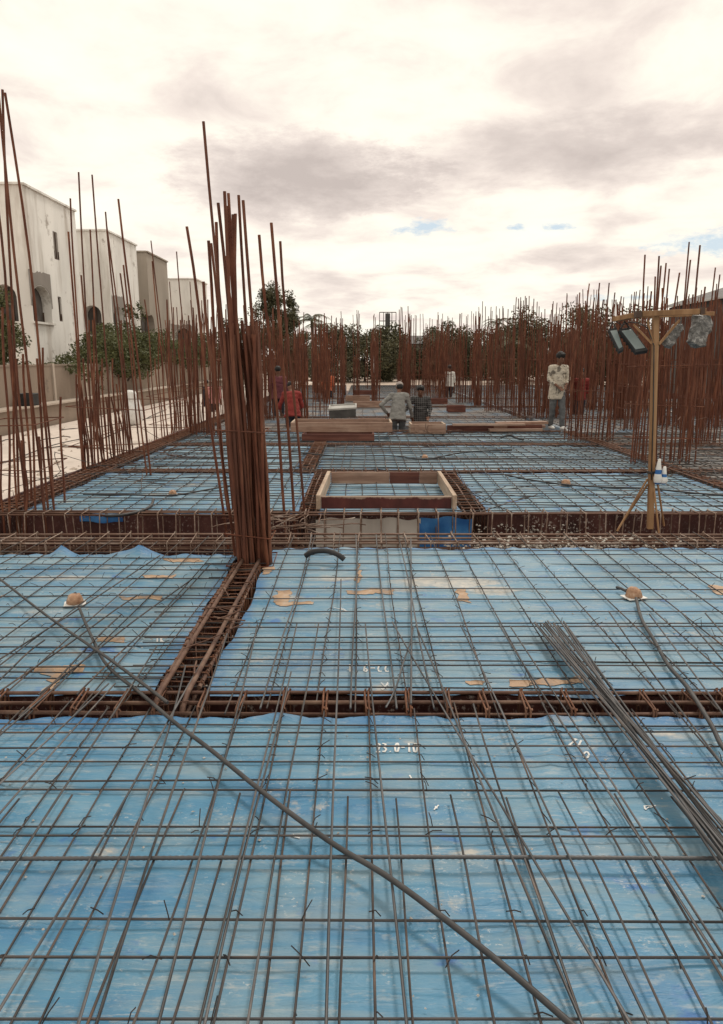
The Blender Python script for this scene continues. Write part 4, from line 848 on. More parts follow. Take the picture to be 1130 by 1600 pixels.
# ------------------------------------------------------------------ timber lamp stand
def lamp_stand():
    Y = 6.62; base = at(1017, 832, 0); bx = base.x; t = thing('lamp_stand', 'timber lamp stand with a T-shaped head and four hung floodlights', 'lamp stand', (bx, Y, .03)); c = t.location
    top = up(1025, 492, Y); foot = Vector((bx, Y, .03))
    mb = MB(); mb.beam(foot - c, Vector((top.x, Y, top.z - .005)) - c, .050, .050); mb.obj('post', MAT['post'], t, bevel=.004)
    a, b = up(999, 491, Y), up(1098, 487, Y); mb = MB(); mb.beam(a + Vector((0, -.055, 0)) - c, b + Vector((0, -.055, 0)) - c, .045, .048); mb.obj('arm', MAT['post'], t, bevel=.004)
    a2, b2 = up(960, 499, Y + .35), up(1000, 491, Y + .03); mb = MB(); mb.beam(a2 - c, b2 - c, .045, .045); mb.obj('arm', MAT['post'], t, bevel=.004)
    a3 = up(985, 494, Y + .06); b3 = up(1120, 492, Y + .5); mb = MB(); mb.beam(Vector((a3.x, Y + .06, a3.z)) - c, Vector((b3.x - .12, Y + .32, b3.z)) - c, .04, .04); mb.obj('arm', MAT['post'], t, bevel=.004)
    mb = MB(); mb.box(up(997, 491, Y - .07) - c, (.05, .06, .055)); mb.obj('joint_wrap', MAT['frame'], t)
    mb = MB(); mb.box(up(1096, 486, Y - .06) - c, (.035, .07, .06)); mb.obj('joint_wrap', MAT['frame'], t)
    for p, q in (((1020, 536), (1012, 500)), ((1019, 537), (990, 507)), ((1031, 536), (1058, 504)), ((1030, 538), (1062, 500))):
        mb = MB(); mb.beam(up(*p, Y - .03) - c, up(*q, Y - .02 + .1 * (q[0] < 1000)) - c, .016, .016); mb.obj('brace', MAT['post'], t)
    for k, (p, q, dy) in enumerate((((1012, 748), (973, 836), -.10), ((1012, 757), (1000, 836), .22), ((1021, 755), (1031, 834), -.18), ((1028, 757), (1060, 834), .12))):
        a = up(*p, Y); b = at(q[0], q[1], .03); b = Vector((b.x, Y + dy, .03)); mb = MB(); mb.beam(a - c, b - c, .0145, .0145); mb.obj('leg', MAT['post'], t, bevel=.002)
    def flood(quad, dy, name='floodlight'):
        P = [up(x, y, Y + d_) for (x, y), d_ in zip(quad, dy)]; cen = sum(P, Vector()) / 4; n = (P[1] - P[0]).cross(P[3] - P[0]).normalized()
        if n.y > 0: n = -n
        def slab(name, sc, off, th, mat, parent):
            mb = MB(); f = [cen + (p - cen) * sc + n * off for p in P]; bk = [p - n * th for p in f]
            mb.add([v - c for v in f + bk], [(0, 1, 2, 3), (7, 6, 5, 4), (0, 4, 5, 1), (1, 5, 6, 2), (2, 6, 7, 3), (3, 7, 4, 0)]); o = mb.obj(name, MAT[mat], parent, bevel=.003); return o
        h = slab(name, 1.0, 0, .045, 'lampframe', t); g = slab('lamp_glass', .80, .004, .006, 'lampglass', h)
        mb = MB(); m = (P[0] + P[1]) / 2; mb.tube([P[0] + (P[1] - P[0]) * .15 - c, m + Vector((0, .02, .06)) - c, P[0] + (P[1] - P[0]) * .85 - c], .008, 6); mb.obj('bracket', MAT['lampframe'], h)
        for f in range(5):
            mb = MB(); k = .2 + .15 * f; p = P[0].lerp(P[3], k) - n * .045; q = P[1].lerp(P[2], k) - n * .045; mb.beam(p - n * .01 - c, q - n * .01 - c, .008, .02); mb.obj('cooling_fin', MAT['lampframe'], h)
    flood([(951, 514), (964, 512), (975, 545), (968, 549)], (.28, .28, .12, .12)); flood([(967, 514), (986, 511), (1013, 547), (994, 550)], (.20, .20, .02, .02))
    def wrapped(p0, p1, w0, w1, dep, seed):
        a, b = up(*p0, Y + .08), up(*p1, Y - .02); n = 14; m = 14; mb = MB(); ax = (b - a).normalized(); sx = ax.cross(Vector((0, 1, 0))).normalized(); sy = sx.cross(ax)
        for i in range(n + 1):
            k = i / n; wv = (w0 + (w1 - w0) * k) * (1.0 if 0 < i < n else .35)
            for j in range(m):
                an = 2 * math.pi * j / m; u, v = math.cos(an), math.sin(an); sq = 1 / max(abs(u), abs(v)) ** .6
                p = a.lerp(b, k) + (sx * u * wv + sy * v * dep) * sq; p += Vector((mnoise.noise(p * 21 + Vector((seed, 0, 0))), mnoise.noise(p * 23 + Vector((0, seed, 0))), mnoise.noise(p * 19))) * .022
                mb.v.append(tuple(p - c))
        for i in range(n):
            for j in range(m): mb.f.append((i * m + j, i * m + (j + 1) % m, (i + 1) * m + (j + 1) % m, (i + 1) * m + j)); mb.mi.append(0)
        mb.f += [tuple(reversed(range(m))), tuple(n * m + j for j in range(m))]; mb.mi += [0, 0]
        mb.obj('wrapped_floodlight', MAT['wrap'], t)
    wrapped((1062, 508), (1040, 541), .045, .050, .035, 3); wrapped((1100, 496), (1086, 541), .10, .075, .045, 9)
    mb = MB(); mb.tube([up(963, 503, Y + .3) - c, up(972, 508, Y + .25) - c, up(985, 503, Y + .2) - c, up(1000, 505, Y) - c, up(1012, 512, Y - .03) - c, up(1022, 540, Y - .035) - c, up(1021, 640, Y - .035) - c, up(1018, 750, Y - .035) - c], .005, 5); mb.obj('cable', MAT['hose'], t, True)
    mb = MB(); mb.lathe(foot.lerp(top, .27) - c, [(.045, 0), (.047, .012), (.045, .024)], 10); mb.obj('wire_lashing', MAT['wire'], t)
    p = up(1029, 757, Y - .06)
    g = thing('wrapped_plug', 'white and blue plastic wrapped plugs tied to the foot of the lamp stand', 'plastic wrap', p)
    for dx, h, sc in ((-.012, .24, 1.0), (.045, .17, .85)):
        prof = [(.018, 0), (.034, .02), (.040, .06), (.030, .10), (.026, .14), (.016, .20), (.010, .24)]; mb = MB(); k0 = 12
        mb.lathe((dx, .0, 0), [(r * sc, z * h / .24) for r, z in prof], k0, 0)
        for i, f in enumerate(mb.f):
            z = sum(mb.v[j][2] for j in f) / len(f) / h; mb.mi[i] = 1 if (z < .13 or .45 < z < .62) else 0
        mb.v = [tuple(Vector(v) + Vector((mnoise.noise(Vector(v) * 40), mnoise.noise(Vector(v) * 41 + Vector((3, 0, 0))), 0)) * .008) for v in mb.v]
        mb.obj('wrap', [MAT['white'], MAT['bluep']], g, True)
lamp_stand()

# ------------------------------------------------------------------ boundary wall, villas, sheds
def wall():
    t = thing('compound_wall', 'cement compound wall with posts and a pale ledge behind the cast slab', 'wall', (-9.6, 30, -.3)); c = t.location
    mb = MB(); mb.box(Vector((-9.45, 31, -.02)) - c, (.5, 66, .62)); mb.obj('plinth', MAT['wall'], t)
    mb = MB(); mb.box(Vector((-9.42, 31, .315)) - c, (.60, 66, .05)); mb.obj('ledge', MAT['wallcap'], t)
    me = None; mp = None
    for k in range(24):
        y = 2.0 + 2.6 * k
        if me is None:
            b = MB(); b.box((0, 0, .54), (.10, 2.44, 1.06)); me = b.mesh('wall_panel', MAT['wall']); b = MB(); b.box((0, 0, .57), (.16, .13, 1.16)); mp = b.mesh('wall_post', MAT['wallcap'])
        new('wall_panel', me, t, Vector((-9.70 + random.uniform(-.01, .01), y + 1.3, .34)) - c); new('wall_post', mp, t, Vector((-9.68, y, .34)) - c)
    b = MB(); b.box(Vector((-9.70, 31, 1.435)) - c, (.14, 66, .05)); b.obj('coping', MAT['wall'], t)
wall()
def arch_prism(bm_mb, u0, u1, v0, v1, P, depth, arch=True):
    pts = [(u0, v0), (u1, v0)]
    if arch:
        r = (u1 - u0) / 2; rise = min(r, (v1 - v0) * .45)
        for k in range(9): a = math.pi * k / 8; pts.append(((u0 + u1) / 2 + r * math.cos(a), v1 - rise + rise * math.sin(a)))
    else: pts += [(u1, v1), (u0, v1)]
    n = len(pts); k0 = len(bm_mb.v)
    for d in depth: bm_mb.v += [tuple(P(u, v, d)) for u, v in pts]
    for i in range(n): bm_mb.f.append((k0 + i, k0 + (i + 1) % n, k0 + n + (i + 1) % n, k0 + n + i)); bm_mb.mi.append(0)
    bm_mb.f.append(tuple(k0 + i for i in reversed(range(n)))); bm_mb.f.append(tuple(k0 + n + i for i in range(n))); bm_mb.mi += [0, 0]
    return pts
def villa(label, y0, y1, top, wins, mat, xf=-13.0, width=12.0):
    t = thing('villa', label, 'house', (xf - width / 2, (y0 + y1) / 2, -.4), 0, 'villas beyond the wall'); c = t.location
    mb = MB(); mb.box(Vector((xf - width / 2, (y0 + y1) / 2, (top - .5) / 2)) - c, (width, y1 - y0, top + .5)); body = mb.obj('walls', MAT[mat], t)
    cut = MB()
    for face, u0, u1, v0, v1, arch, dep, bars_, pt in wins:
        slit = dep < .3
        P = (lambda u, v, d: Vector((xf - d, u, v)) - c) if face == 'side' else (lambda u, v, d: Vector((u, y0 + d, v)) - c)
        arch_prism(cut, u0, u1, v0, v1, P, (-.2, dep), arch)
        pm = MB(); arch_prism(pm, u0 + .01, u1 - .01, v0 + .01, v1 - .01, P, (dep - .08, dep - .05), arch); w = pm.obj('window', MAT['patch' if slit else 'arch_shade'], t)
        fm = MB(); cu = (u0 + u1) / 2
        for a, b in (((u0 + .03, v0), (u0 + .03, v1 * .3 + v0 * .7)), ((u1 - .03, v0), (u1 - .03, v1 * .3 + v0 * .7)), ((cu, v0), (cu, v1 - .05)), ((u0, v0 + .03), (u1, v0 + .03))): fm.beam(P(*a, dep - .10), P(*b, dep - .10), .06 * (.3 if slit else 1), .05)
        fm.obj('window_frame', MAT['frame'], w)
        if bars_:
            sm = MB(); sm.beam(P(u0 - .1, v0 - .05, -.04), P(u1 + .1, v0 - .05, -.04), .16, .08); sm.obj('sill', MAT['plaster'], w)
        if pt:
            rg = random.Random(int(u0 * 100)); a0, a1, b0, b1 = pt; r_ = (u1 - u0) / 2; rise = min(r_, (v1 - v0) * .45); sp_ = v1 - rise
            pl = [(a0, sp_ - .2), (u0 - .02, sp_ - .2)] + [((u0 + u1) / 2 - (r_ + .02) * math.cos(math.pi * q / 10), sp_ + (rise + .02) * math.sin(math.pi * q / 10)) for q in range(11)] + [(u1 + .02, sp_ - .2), (a1, sp_ - .2)]
            w_ = 0
            for i in range(16): w_ = w_ * .6 + rg.uniform(-.08, .08); pl.append((a1 - (a1 - a0) * i / 15, b1 + w_))
            bq = bmesh.new(); fq = bq.faces.new([bq.verts.new(P(u, v, -.012)) for u, v in pl]); bmesh.ops.triangulate(bq, faces=[fq]); mq = bpy.data.meshes.new('bare_patch'); bq.to_mesh(mq); bq.free(); mq.materials.append(MAT['patch']); new('bare_patch', mq, t)
    co = cut.obj('cutter', MAT[mat]); b0 = new('uncut', body.data)
    for q in (co, b0):
        bq = bmesh.new(); bq.from_mesh(q.data); bmesh.ops.recalc_face_normals(bq, faces=bq.faces); bq.to_mesh(q.data); bq.free()
    bm_ = b0.modifiers.new('cut', 'BOOLEAN'); bm_.object = co; bm_.solver = 'EXACT'
    body.data = evaluated(b0, (co,)); SPENT.extend((co, b0))
    mb = MB(); x0, x1 = xf - width, xf
    for a, b in (((x0, y0), (x1, y0)), ((x1, y0), (x1, y1)), ((x1, y1), (x0, y1)), ((x0, y1), (x0, y0))): mb.beam(Vector((*a, top + .04)) - c, Vector((*b, top + .04)) - c, .18, .08)
    mb.obj('parapet', MAT[mat], t)
def side(px0, px1, py0, py1, X=-13.0):
    a, b = atX((px0 + px1) / 2, py1, X), atX((px0 + px1) / 2, py0, X); return atX(px0, (py0 + py1) / 2, X).y, atX(px1, (py0 + py1) / 2, X).y, a.z, b.z
def front(px0, px1, py0, py1, Y):
    return up(px0, (py0 + py1) / 2, Y).x, up(px1, (py0 + py1) / 2, Y).x, up((px0 + px1) / 2, py1, Y).z, up((px0 + px1) / 2, py0, Y).z
s1 = side(51, 80, 447, 503); sl1 = side(84, 91, 363, 405); sl2 = side(92, 97, 464, 502); f1 = front(-12, 27, 444, 502, 29.4)
villa('nearest white villa with an arched side window and slit windows', 29.4, 34.6, 8.15, [('side', s1[0], s1[1], s1[2], s1[3], True, .45, True, (s1[0] - .15, s1[1] + .12, s1[3] - .35, s1[3] + .55)), ('side', *sl1, False, .11, False, None), ('side', *sl2, False, .14, False, None), ('front', *f1, True, .8, False, None)], 'plaster')
s2 = side(178, 193, 478, 524); f2 = front(131, 159, 477, 523, 38.6)
villa('second white villa, with a dark arched window facing the viewer', 38.6, 43.6, 8.0, [('side', *s2, True, .5, True, (s2[0] - .1, s2[1] + .3, s2[3] - .3, s2[3] + .5)), ('front', *f2, True, .7, True, None)], 'plaster')
s3 = side(233, 242, 492, 530)
villa('grey unpainted villa between the white ones', 45.6, 50.3, 7.95, [('side', *s3, True, .5, False, None)], 'plaster_grey')
f4 = front(274, 298, 512, 541, 58.6)
villa('farthest white villa with a round dark opening', 58.6, 62.8, 7.75, [('front', f4[0], f4[1], f4[2], f4[3], True, .8, False, (f4[0] - .3, f4[1] + .4, f4[2] + .4, f4[3] + .2))], 'plaster')
def shed():
    t = thing('shed', 'dark corrugated shed with a sloping roof behind the lamps at right', 'shed', (23, 37, -.6)); c = t.location
    e0, e1 = 4.55, 4.55; mb = MB(); n = 70
    for i in range(n + 1):
        y = 28 + 15.5 * i / n; x = 18 + (.05 if i % 2 else 0); mb.v += [tuple(Vector((x, y, -.6)) - c), tuple(Vector((x, y, e0)) - c)]
    for i in range(n): mb.f.append((2 * i, 2 * i + 2, 2 * i + 3, 2 * i + 1)); mb.mi.append(0)
    mb.obj('wall_sheet', MAT['sheet'], t)
    mb = MB(); mb.add([Vector(v) - c for v in ((17.6, 27.6, e0 + .05), (17.6, 44, e0 + .05), (24, 44, 6.6), (24, 27.6, 6.6), (17.6, 27.6, e0 - .02), (17.6, 44, e0 - .02), (24, 44, 6.53), (24, 27.6, 6.53))], [(0, 3, 2, 1), (4, 5, 6, 7), (0, 1, 5, 4), (1, 2, 6, 5), (3, 0, 4, 7)]); mb.obj('roof', MAT['sheet'], t)
    mb = MB(); mb.beam(Vector((17.56, 27.6, e0 + .0)) - c, Vector((17.56, 44, e0 + .0)) - c, .06, .07); mb.obj('fascia', MAT['sheet_pale'], t)
    mb = MB(); mb.add([Vector(v) - c for v in ((18, 43.5, -.6), (24, 43.5, -.6), (24, 43.5, 6.5), (18, 43.5, e0))], [(0, 1, 2, 3)]); mb.add([Vector(v) - c for v in ((18, 28, -.6), (24, 28, -.6), (24, 28, 6.5), (18, 28, e0))], [(3, 2, 1, 0)]); mb.obj('end_wall', MAT['sheet'], t)
shed()
t = thing('long_shed', 'long low dark shed roof on the horizon behind the centre columns', 'shed', (6, 88, -.6))
mb = MB(); mb.box((0, 0, 2.0), (9, 5, 4.0)); mb.obj('walls', MAT['wallcap'], t); mb = MB(); mb.add([(-5, -3, 4.0), (5, -3, 4.0), (5, 0, 5.0), (-5, 0, 5.0), (5, 3, 4.0), (-5, 3, 4.0)], [(0, 1, 2, 3), (3, 2, 4, 5), (0, 5, 4, 1), (0, 3, 5), (1, 4, 2)]); mb.obj('roof', MAT['sheet'], t)
for px, Y, w, h, l in ((566, 96, 2.6, 1.6, 'low white hut wall at the end of the centre aisle'), (535, 99, 2.0, 1.8, 'small pale hut beside the white one'), (500, 102, 3.0, 1.8, 'pale low hut left of the centre aisle'), (765, 96, 2.4, 2.0, 'small yellowish hut behind the right columns')):
    p = up(px, 590, Y); t = thing('hut', l, 'hut', (p.x, Y, -.6)); mb = MB(); mb.box((0, 0, h / 2), (w, 2, h)); mb.obj('walls', MAT['plaster'], t); mb = MB(); mb.box((0, 0, h + .05), (w + .3, 2.3, .1)); mb.obj('roof', MAT['sheet_pale'], t); mb = MB(); mb.box((.2, -1.012, .9), (.7, .02, 1.7)); mb.obj('door', MAT['frame'], t)
# hoarding frame and a white pole
Y = 78; a, b = up(593, 515, Y), up(619, 488, Y); t = thing('hoarding_frame', 'empty steel hoarding frame standing above the trees', 'hoarding', ((a.x + b.x) / 2, Y, -.6)); c = t.location
mb = MB()
for k in range(5): x = a.x + (b.x - a.x) * k / 4; mb.beam(Vector((x, Y, a.z)) - c, Vector((x, Y, b.z)) - c, .07, .07)
for z in (a.z, (a.z + b.z) / 2, b.z): mb.beam(Vector((a.x, Y, z)) - c, Vector((b.x, Y, z)) - c, .08, .08)
mb.obj('lattice', MAT['frame'], t); mb = MB(); mb.beam((.0, .2, 0), (.0, .2, b.z + .5), .5, .5); mb.obj('mast', MAT['mortar'], t)
p = up(583, 560, 60); mb = MB(); mb.tube([(0, 0, 0), (0, 0, 3.9)], .12, 8); tag(mb.obj('pole', MAT['white'], None, False, (p.x, 60, -.6)), 'short white pole far down the centre aisle', 'pole')

# ------------------------------------------------------------------ trees and shrubs
def leaf_mesh(clumps, n, size, seed, elong=1.8):
    rg = random.Random(seed); mb = MB()
    for k in range(n):
        c, r = clumps[rg.randrange(len(clumps))]; d = Vector((rg.gauss(0, 1), rg.gauss(0, 1), rg.gauss(0, 1))).normalized() * (rg.random() ** .45)
        p = Vector(c) + Vector((d.x * r[0], d.y * r[1], d.z * r[2])); u = Vector((rg.gauss(0, 1), rg.gauss(0, 1), rg.gauss(0, .7))).normalized(); w = u.orthogonal().normalized(); w.rotate(Matrix.Rotation(rg.uniform(0, 6.28), 3, u))
        s = size * rg.uniform(.6, 1.3); n_ = u.cross(w)
        mb.add([p - u * s * elong * .5, p + w * s * .45 + n_ * s * .1, p + u * s * elong * .5, p - w * s * .45 + n_ * s * .1], [(0, 1, 2, 3)])
    return mb
def tree(name, label, x, y, h, rx, ry, zc, rz_, n, size, mat, seed, nclump=26, gap=.55, trunk=.12, lean=0, cat='tree', z0=-.6):
    rg = random.Random(seed); t = thing(name, label, cat, (x, y, z0), 0, 'trees and shrubs beyond the site'); cl = []
    for k in range(nclump):
        d = Vector((rg.gauss(0, 1), rg.gauss(0, 1), rg.gauss(0, 1))).normalized() * (rg.uniform(.35, 1.0)); f = 1 - .35 * max(0, d.z)
        p = Vector((d.x * rx * f + lean, d.y * ry * f, zc + d.z * rz_)); r = rg.uniform(.22, .42) * gap * 2; cl.append((p, (rx * r, ry * r, rz_ * r * .8)))
    leaf_mesh(cl, n, size, seed + 5).obj('crown', MAT[mat], t)
    mb = MB(); top = Vector((lean * .7, 0, zc + rz_ * .3)); mb.tube([(0, 0, 0), (rg.uniform(-.1, .1), 0, zc * .4), top * .75 + Vector((0, 0, zc * .1)), top], [trunk, trunk * .8, trunk * .5, trunk * .2], 7)
    for p, r in cl[:12]:
        s = Vector((0, 0, zc * rg.uniform(.35, .8))); mb.tube([s, s.lerp(p, .5) + Vector((0, 0, .15)), p], [trunk * .4, trunk * .25, trunk * .08], 5)
    mb.obj('trunk', MAT['bark'], t, True); return t
def PX(px, Y): return up(px, 560, Y).x
tree('roadside_tree', 'tall airy tree rising behind the near dense column', PX(432, 50), 50, 8, 1.75, 1.6, 5.0, 2.75, 17000, .085, 'leaf2', 3, 64, .36, .16)
tree('roadside_tree', 'darker tree left of the tall airy one, behind the bars', PX(365, 52), 52, 6, 2.2, 2.0, 3.0, 2.3, 7000, .12, 'leaf2', 4)
tree('roadside_tree', 'low bushy tree below the tall airy one', PX(445, 56), 56, 5, 2.0, 2, 2.4, 1.9, 6000, .12, 'leaf2', 41)
for k, (px, Y, r, top, mt, l) in enumerate([(520, 72, 2.6, 512, 'leaf3', 'olive tree left of the centre aisle'), (570, 74, 2.9, 500, 'leaf2', 'broad tree in the middle, below the hoarding frame'), (610, 76, 2.0, 508, 'leaf2', 'narrow tree right below the hoarding frame'), (683, 84, 2.2, 505, 'leaf2', 'small round tree on the skyline above the row of bars'),
        (712, 80, 2.6, 503, 'leaf2', 'round dark tree on the skyline right of the row of bars'), (760, 82, 2.8, 515, 'leaf2', 'tree behind the wide loose column'), (790, 70, 2.0, 500, 'leaf2', 'bushy tree left of the dense square column'), (822, 66, 2.0, 478, 'leaf3', 'tall tree directly behind the dense square column'),
        (868, 72, 2.4, 505, 'leaf2', 'tree behind the pale-shirt man'), (912, 58, 2.4, 482, 'leaf3', 'wide tree behind the columns right of the pale-shirt man'), (945, 60, 2.0, 486, 'leaf2', 'dark tree left of the floodlights'), (1000, 56, 2.8, 484, 'leaf2', 'dark tree behind the floodlights'), (1045, 58, 2.4, 490, 'leaf2', 'dark tree at the left end of the shed'),
        (640, 86, 3.2, 528, 'leaf2', 'low hedge-like tree behind the centre columns'), (480, 80, 2.6, 520, 'leaf2', 'low tree at the left end of the skyline'), (735, 88, 3.0, 522, 'leaf2', 'low hedge-like tree on the right skyline'), (840, 80, 3.2, 520, 'leaf2', 'low dark tree behind the right field of columns')]):
    x = PX(px, Y); zt = up(px, top, Y).z + .6; tree('skyline_tree', l, x, Y, zt, r * 1.25, r * 1.25, zt * .46, zt * .54, 8500, .15, mt, 60 + k, 30, .55)
def palm(label, px, Y, ctop, n, L, seed, trunk=True):
    rg = random.Random(seed); z = up(px, ctop, Y).z + .6; t = thing('palm', label, 'palm', (PX(px, Y), Y, -.6), 0, 'palms beyond the site'); mb = MB()
    for k in range(n):
        a = 2 * math.pi * k / n + rg.uniform(-.2, .2); el = rg.uniform(.2, 1.2); prev = None
        for i in range(9):
            s = i / 8; p = Vector((math.cos(a) * L * s * math.cos(el * (1 - s * .4)), math.sin(a) * L * s * math.cos(el), z + L * (math.sin(el) * s - .75 * s * s)))
            if prev is not None:
                d = (p - prev).normalized(); sd_ = d.cross(Vector((0, 0, 1))); sd_ = sd_.normalized() if sd_.length > .01 else Vector((1, 0, 0))
                for sg in (-1, 1):
                    for q in (0, .5):
                        b = prev.lerp(p, q); e = b + sd_ * sg * L * .22 * (1 - .5 * s) + d * L * .1 - Vector((0, 0, L * .10)); mb.add([b, b + d * L * .045, e], [(0, 1, 2)])
            prev = p
    mb.obj('fronds', MAT['palm'], t); mb = MB(); mb.tube([(0, 0, 0), (.1, 0, z * .5), (0, 0, z)], [.2, .15, .13], 7); mb.obj('trunk', MAT['bark'], t, True)
palm('palm at the left of the skyline beside the olive tree', 488, 66, 500, 13, 2.0, 5); palm('second palm left of the centre trees', 500, 72, 512, 12, 1.9, 6); palm('yellowish palm behind the wide loose column', 800, 58, 536, 11, 2.0, 7); palm('palm between the skyline trees right of centre', 776, 74, 505, 12, 1.8, 8)
# shrubs along the wall and the tree at the left edge
tree('bush_tree', 'leafy bush tree overhanging the wall at the left edge', -10.9, 21.5, 4, 1.15, 1.5, 2.6, 1.35, 9000, .06, 'leaf', 11, 30, .5, .08, z0=-.3)
for k, (px, py, Y, r, h) in enumerate([(88, 558, 24.5, .9, 1.5), (112, 560, 27, .9, 1.6), (140, 552, 28.5, 1.25, 2.3), (168, 556, 30.5, 1.2, 2.2), (190, 560, 32, 1.4, 2.5), (206, 575, 30, 1.2, 2.0), (232, 560, 37, 1.4, 2.3), (255, 562, 40, 1.5, 2.4), (283, 560, 44, 1.6, 2.3), (320, 558, 50, 1.8, 2.6)]):
    lab = ['low thin shrub over the wall below the arched villa window', 'low shrub over the wall beside the long left column', 'dense shrub over the wall below the second villa', 'shrub over the wall under the dark arched window', 'tall shrub over the wall between second and grey villa', 'shrub hanging down the wall face behind the white sack',
           'shrub over the wall below the grey villa', 'shrub over the wall right of the grey villa', 'shrub over the wall below the farthest villa', 'last shrub at the far end of the wall'][k]
    tree('wall_shrub', lab, -10.3 if k != 5 else -9.75, Y, h * (1.12 if k > 1 else 1), r * 1.3, r * 1.5, h * .95, h * .45, 5500 if k > 1 else 2500, .068, 'leaf', 80 + k, 20, .55, .05, cat='shrub', z0=-.3)
tree('sapling', 'thin sapling with sparse leaves in front of the second villa', -10.4, 34, 5, .5, .5, 3.6, 1.2, 420, .09, 'leaf', 130, 12, .5, .03, cat='sapling', z0=-.3)

# ------------------------------------------------------------------ rubble and crumbs
def crumbs(name, label, spots, mat, cat, seed):
    rg = random.Random(seed); mb = MB()
    for x, y, z, r in spots:
        k = len(mb.v); vs = []
        for d in ((1, 0, 0), (-1, 0, 0), (0, 1, 0), (0, -1, 0), (0, 0, .7), (0, 0, -.5)): vs.append((x + r * (d[0] + rg.uniform(-.3, .3)), y + r * (d[1] + rg.uniform(-.3, .3)), z + r * (d[2] + rg.uniform(-.2, .2))))
        mb.add(vs, [(0, 2, 4), (2, 1, 4), (1, 3, 4), (3, 0, 4), (2, 0, 5), (1, 2, 5), (3, 1, 5), (0, 3, 5)])
    tag(mb.obj(name, MAT[mat]), label, cat, None, 'stuff')
rg = random.Random(77)
crumbs('rubble', 'small rubble and crumbs scattered over the pale cast slab', [(rg.uniform(-9.0, -4.3), 6 + 26 * rg.random() ** 1.6, -.295, rg.choice((.015, .02, .03, .045, .07))) for _ in range(420)], 'wallcap', 'rubble', 1)
crumbs('cement_crumbs', 'pale cement crumbs caked on the cage and wall of the trench left of the lamp stand', [(rg.gauss(1.9, .55), rg.uniform(6.02, 6.42), rg.uniform(-.06, .03), rg.uniform(.006, .022)) for _ in range(520)] + [(rg.gauss(1.7, .5), 7.375 - rg.random() * .02, -.40 + .30 * rg.random() ** 1.8, rg.uniform(.006, .02)) for _ in range(420)], 'dustm', 'cement crumbs', 2)
crumbs('cement_crumbs', 'dry crumbs and grit lying on the blue sheets near the viewer', [(rg.uniform(-3, 3.8), rg.choice((rg.uniform(.8, 2.9), rg.uniform(3.3, 5.8))), .018, rg.uniform(.0025, .007)) for _ in range(700)], 'dustm', 'grit', 3)
# ------------------------------------------------------------------ small things on the slab
p = at(210, 664, -.3); mb = MB(); mb.lathe((0, 0, 0), [(.16, 0), (.24, .06), (.27, .25), (.25, .5), (.20, .66), (.13, .76), (.17, .92), (.10, .95)], 18)
mb.v = [tuple(Vector(v) * (1 + .22 * mnoise.noise(Vector(v) * 6)) + Vector((0, 0, .10 * mnoise.noise(Vector((v[0] * 30, v[1] * 30, 1))) if v[2] > .7 else 0))) for v in mb.v]
tag(mb.obj('sack', MAT['white'], None, True, (p.x, p.y, -.3)), 'white torn plastic sack standing on the cast slab by the wall', 'sack')
t = thing('crate', 'black plastic crate on the wall ledge at left', 'crate', (-9.35, 20.3, .34)); mb = MB()
for c_, d_ in (((0, 0, .01), (.40, .50, .02)), ((-.19, 0, .16), (.02, .50, .30)), ((.19, 0, .16), (.02, .50, .30)), ((0, -.24, .16), (.36, .02, .30)), ((0, .24, .16), (.36, .02, .30))): mb.box(c_, d_)
mb.obj('crate_body', MAT['lampframe'], t); mb = MB()
for z in (.32,): mb.tube([(-.2, -.25, z), (.2, -.25, z), (.2, .25, z), (-.2, .25, z)], .02, 5, True)
mb.obj('rim', MAT['lampframe'], t)

# ------------------------------------------------------------------ people
def remesh(mb, mat, voxel, wr=0.0, seed=0, smooth=4):
    me = mb.mesh('tmp', mat); o = new('tmp', me); m = o.modifiers.new('r', 'REMESH'); m.mode = 'VOXEL'; m.voxel_size = voxel; m.use_smooth_shade = True
    s = o.modifiers.new('s', 'SMOOTH'); s.factor = .5; s.iterations = smooth
    me2 = evaluated(o); SPENT.append(o)
    if wr:
        n = len(me2.vertices); co = [0.0] * (n * 3); no = [0.0] * (n * 3); me2.vertices.foreach_get('co', co); me2.vertices.foreach_get('normal', no)
        for i in range(0, n * 3, 3):
            x, y, z = co[i:i + 3]; d = wr * (mnoise.noise(Vector((x * 9, y * 9, z * 14 + seed))) + .5 * mnoise.noise(Vector((x * 22, y * 22, z * 30 + seed))))
            for k in (0, 1, 2): co[i + k] += no[i + k] * d
        me2.vertices.foreach_set('co', co); me2.update()
    me2.materials.clear(); me2.materials.append(mat); me2.polygons.foreach_set('use_smooth', [True] * len(me2.polygons)); return me2
def cap(mb, p, q, r1, r2, n=12):
    p, q = Vector(p), Vector(q); d = (q - p); L = max(d.length, 1e-4); d = d / L; pts = []; rr = []
    for k in (80, 55, 25): a = R(k); pts.append(p - d * r1 * math.sin(a)); rr.append(r1 * math.cos(a))
    for k in (0, .5, 1): pts.append(p + d * L * k); rr.append(r1 + (r2 - r1) * k)
    for k in (25, 55, 80): a = R(k); pts.append(q + d * r2 * math.sin(a)); rr.append(r2 * math.cos(a))
    mb.tube(pts, rr, n)
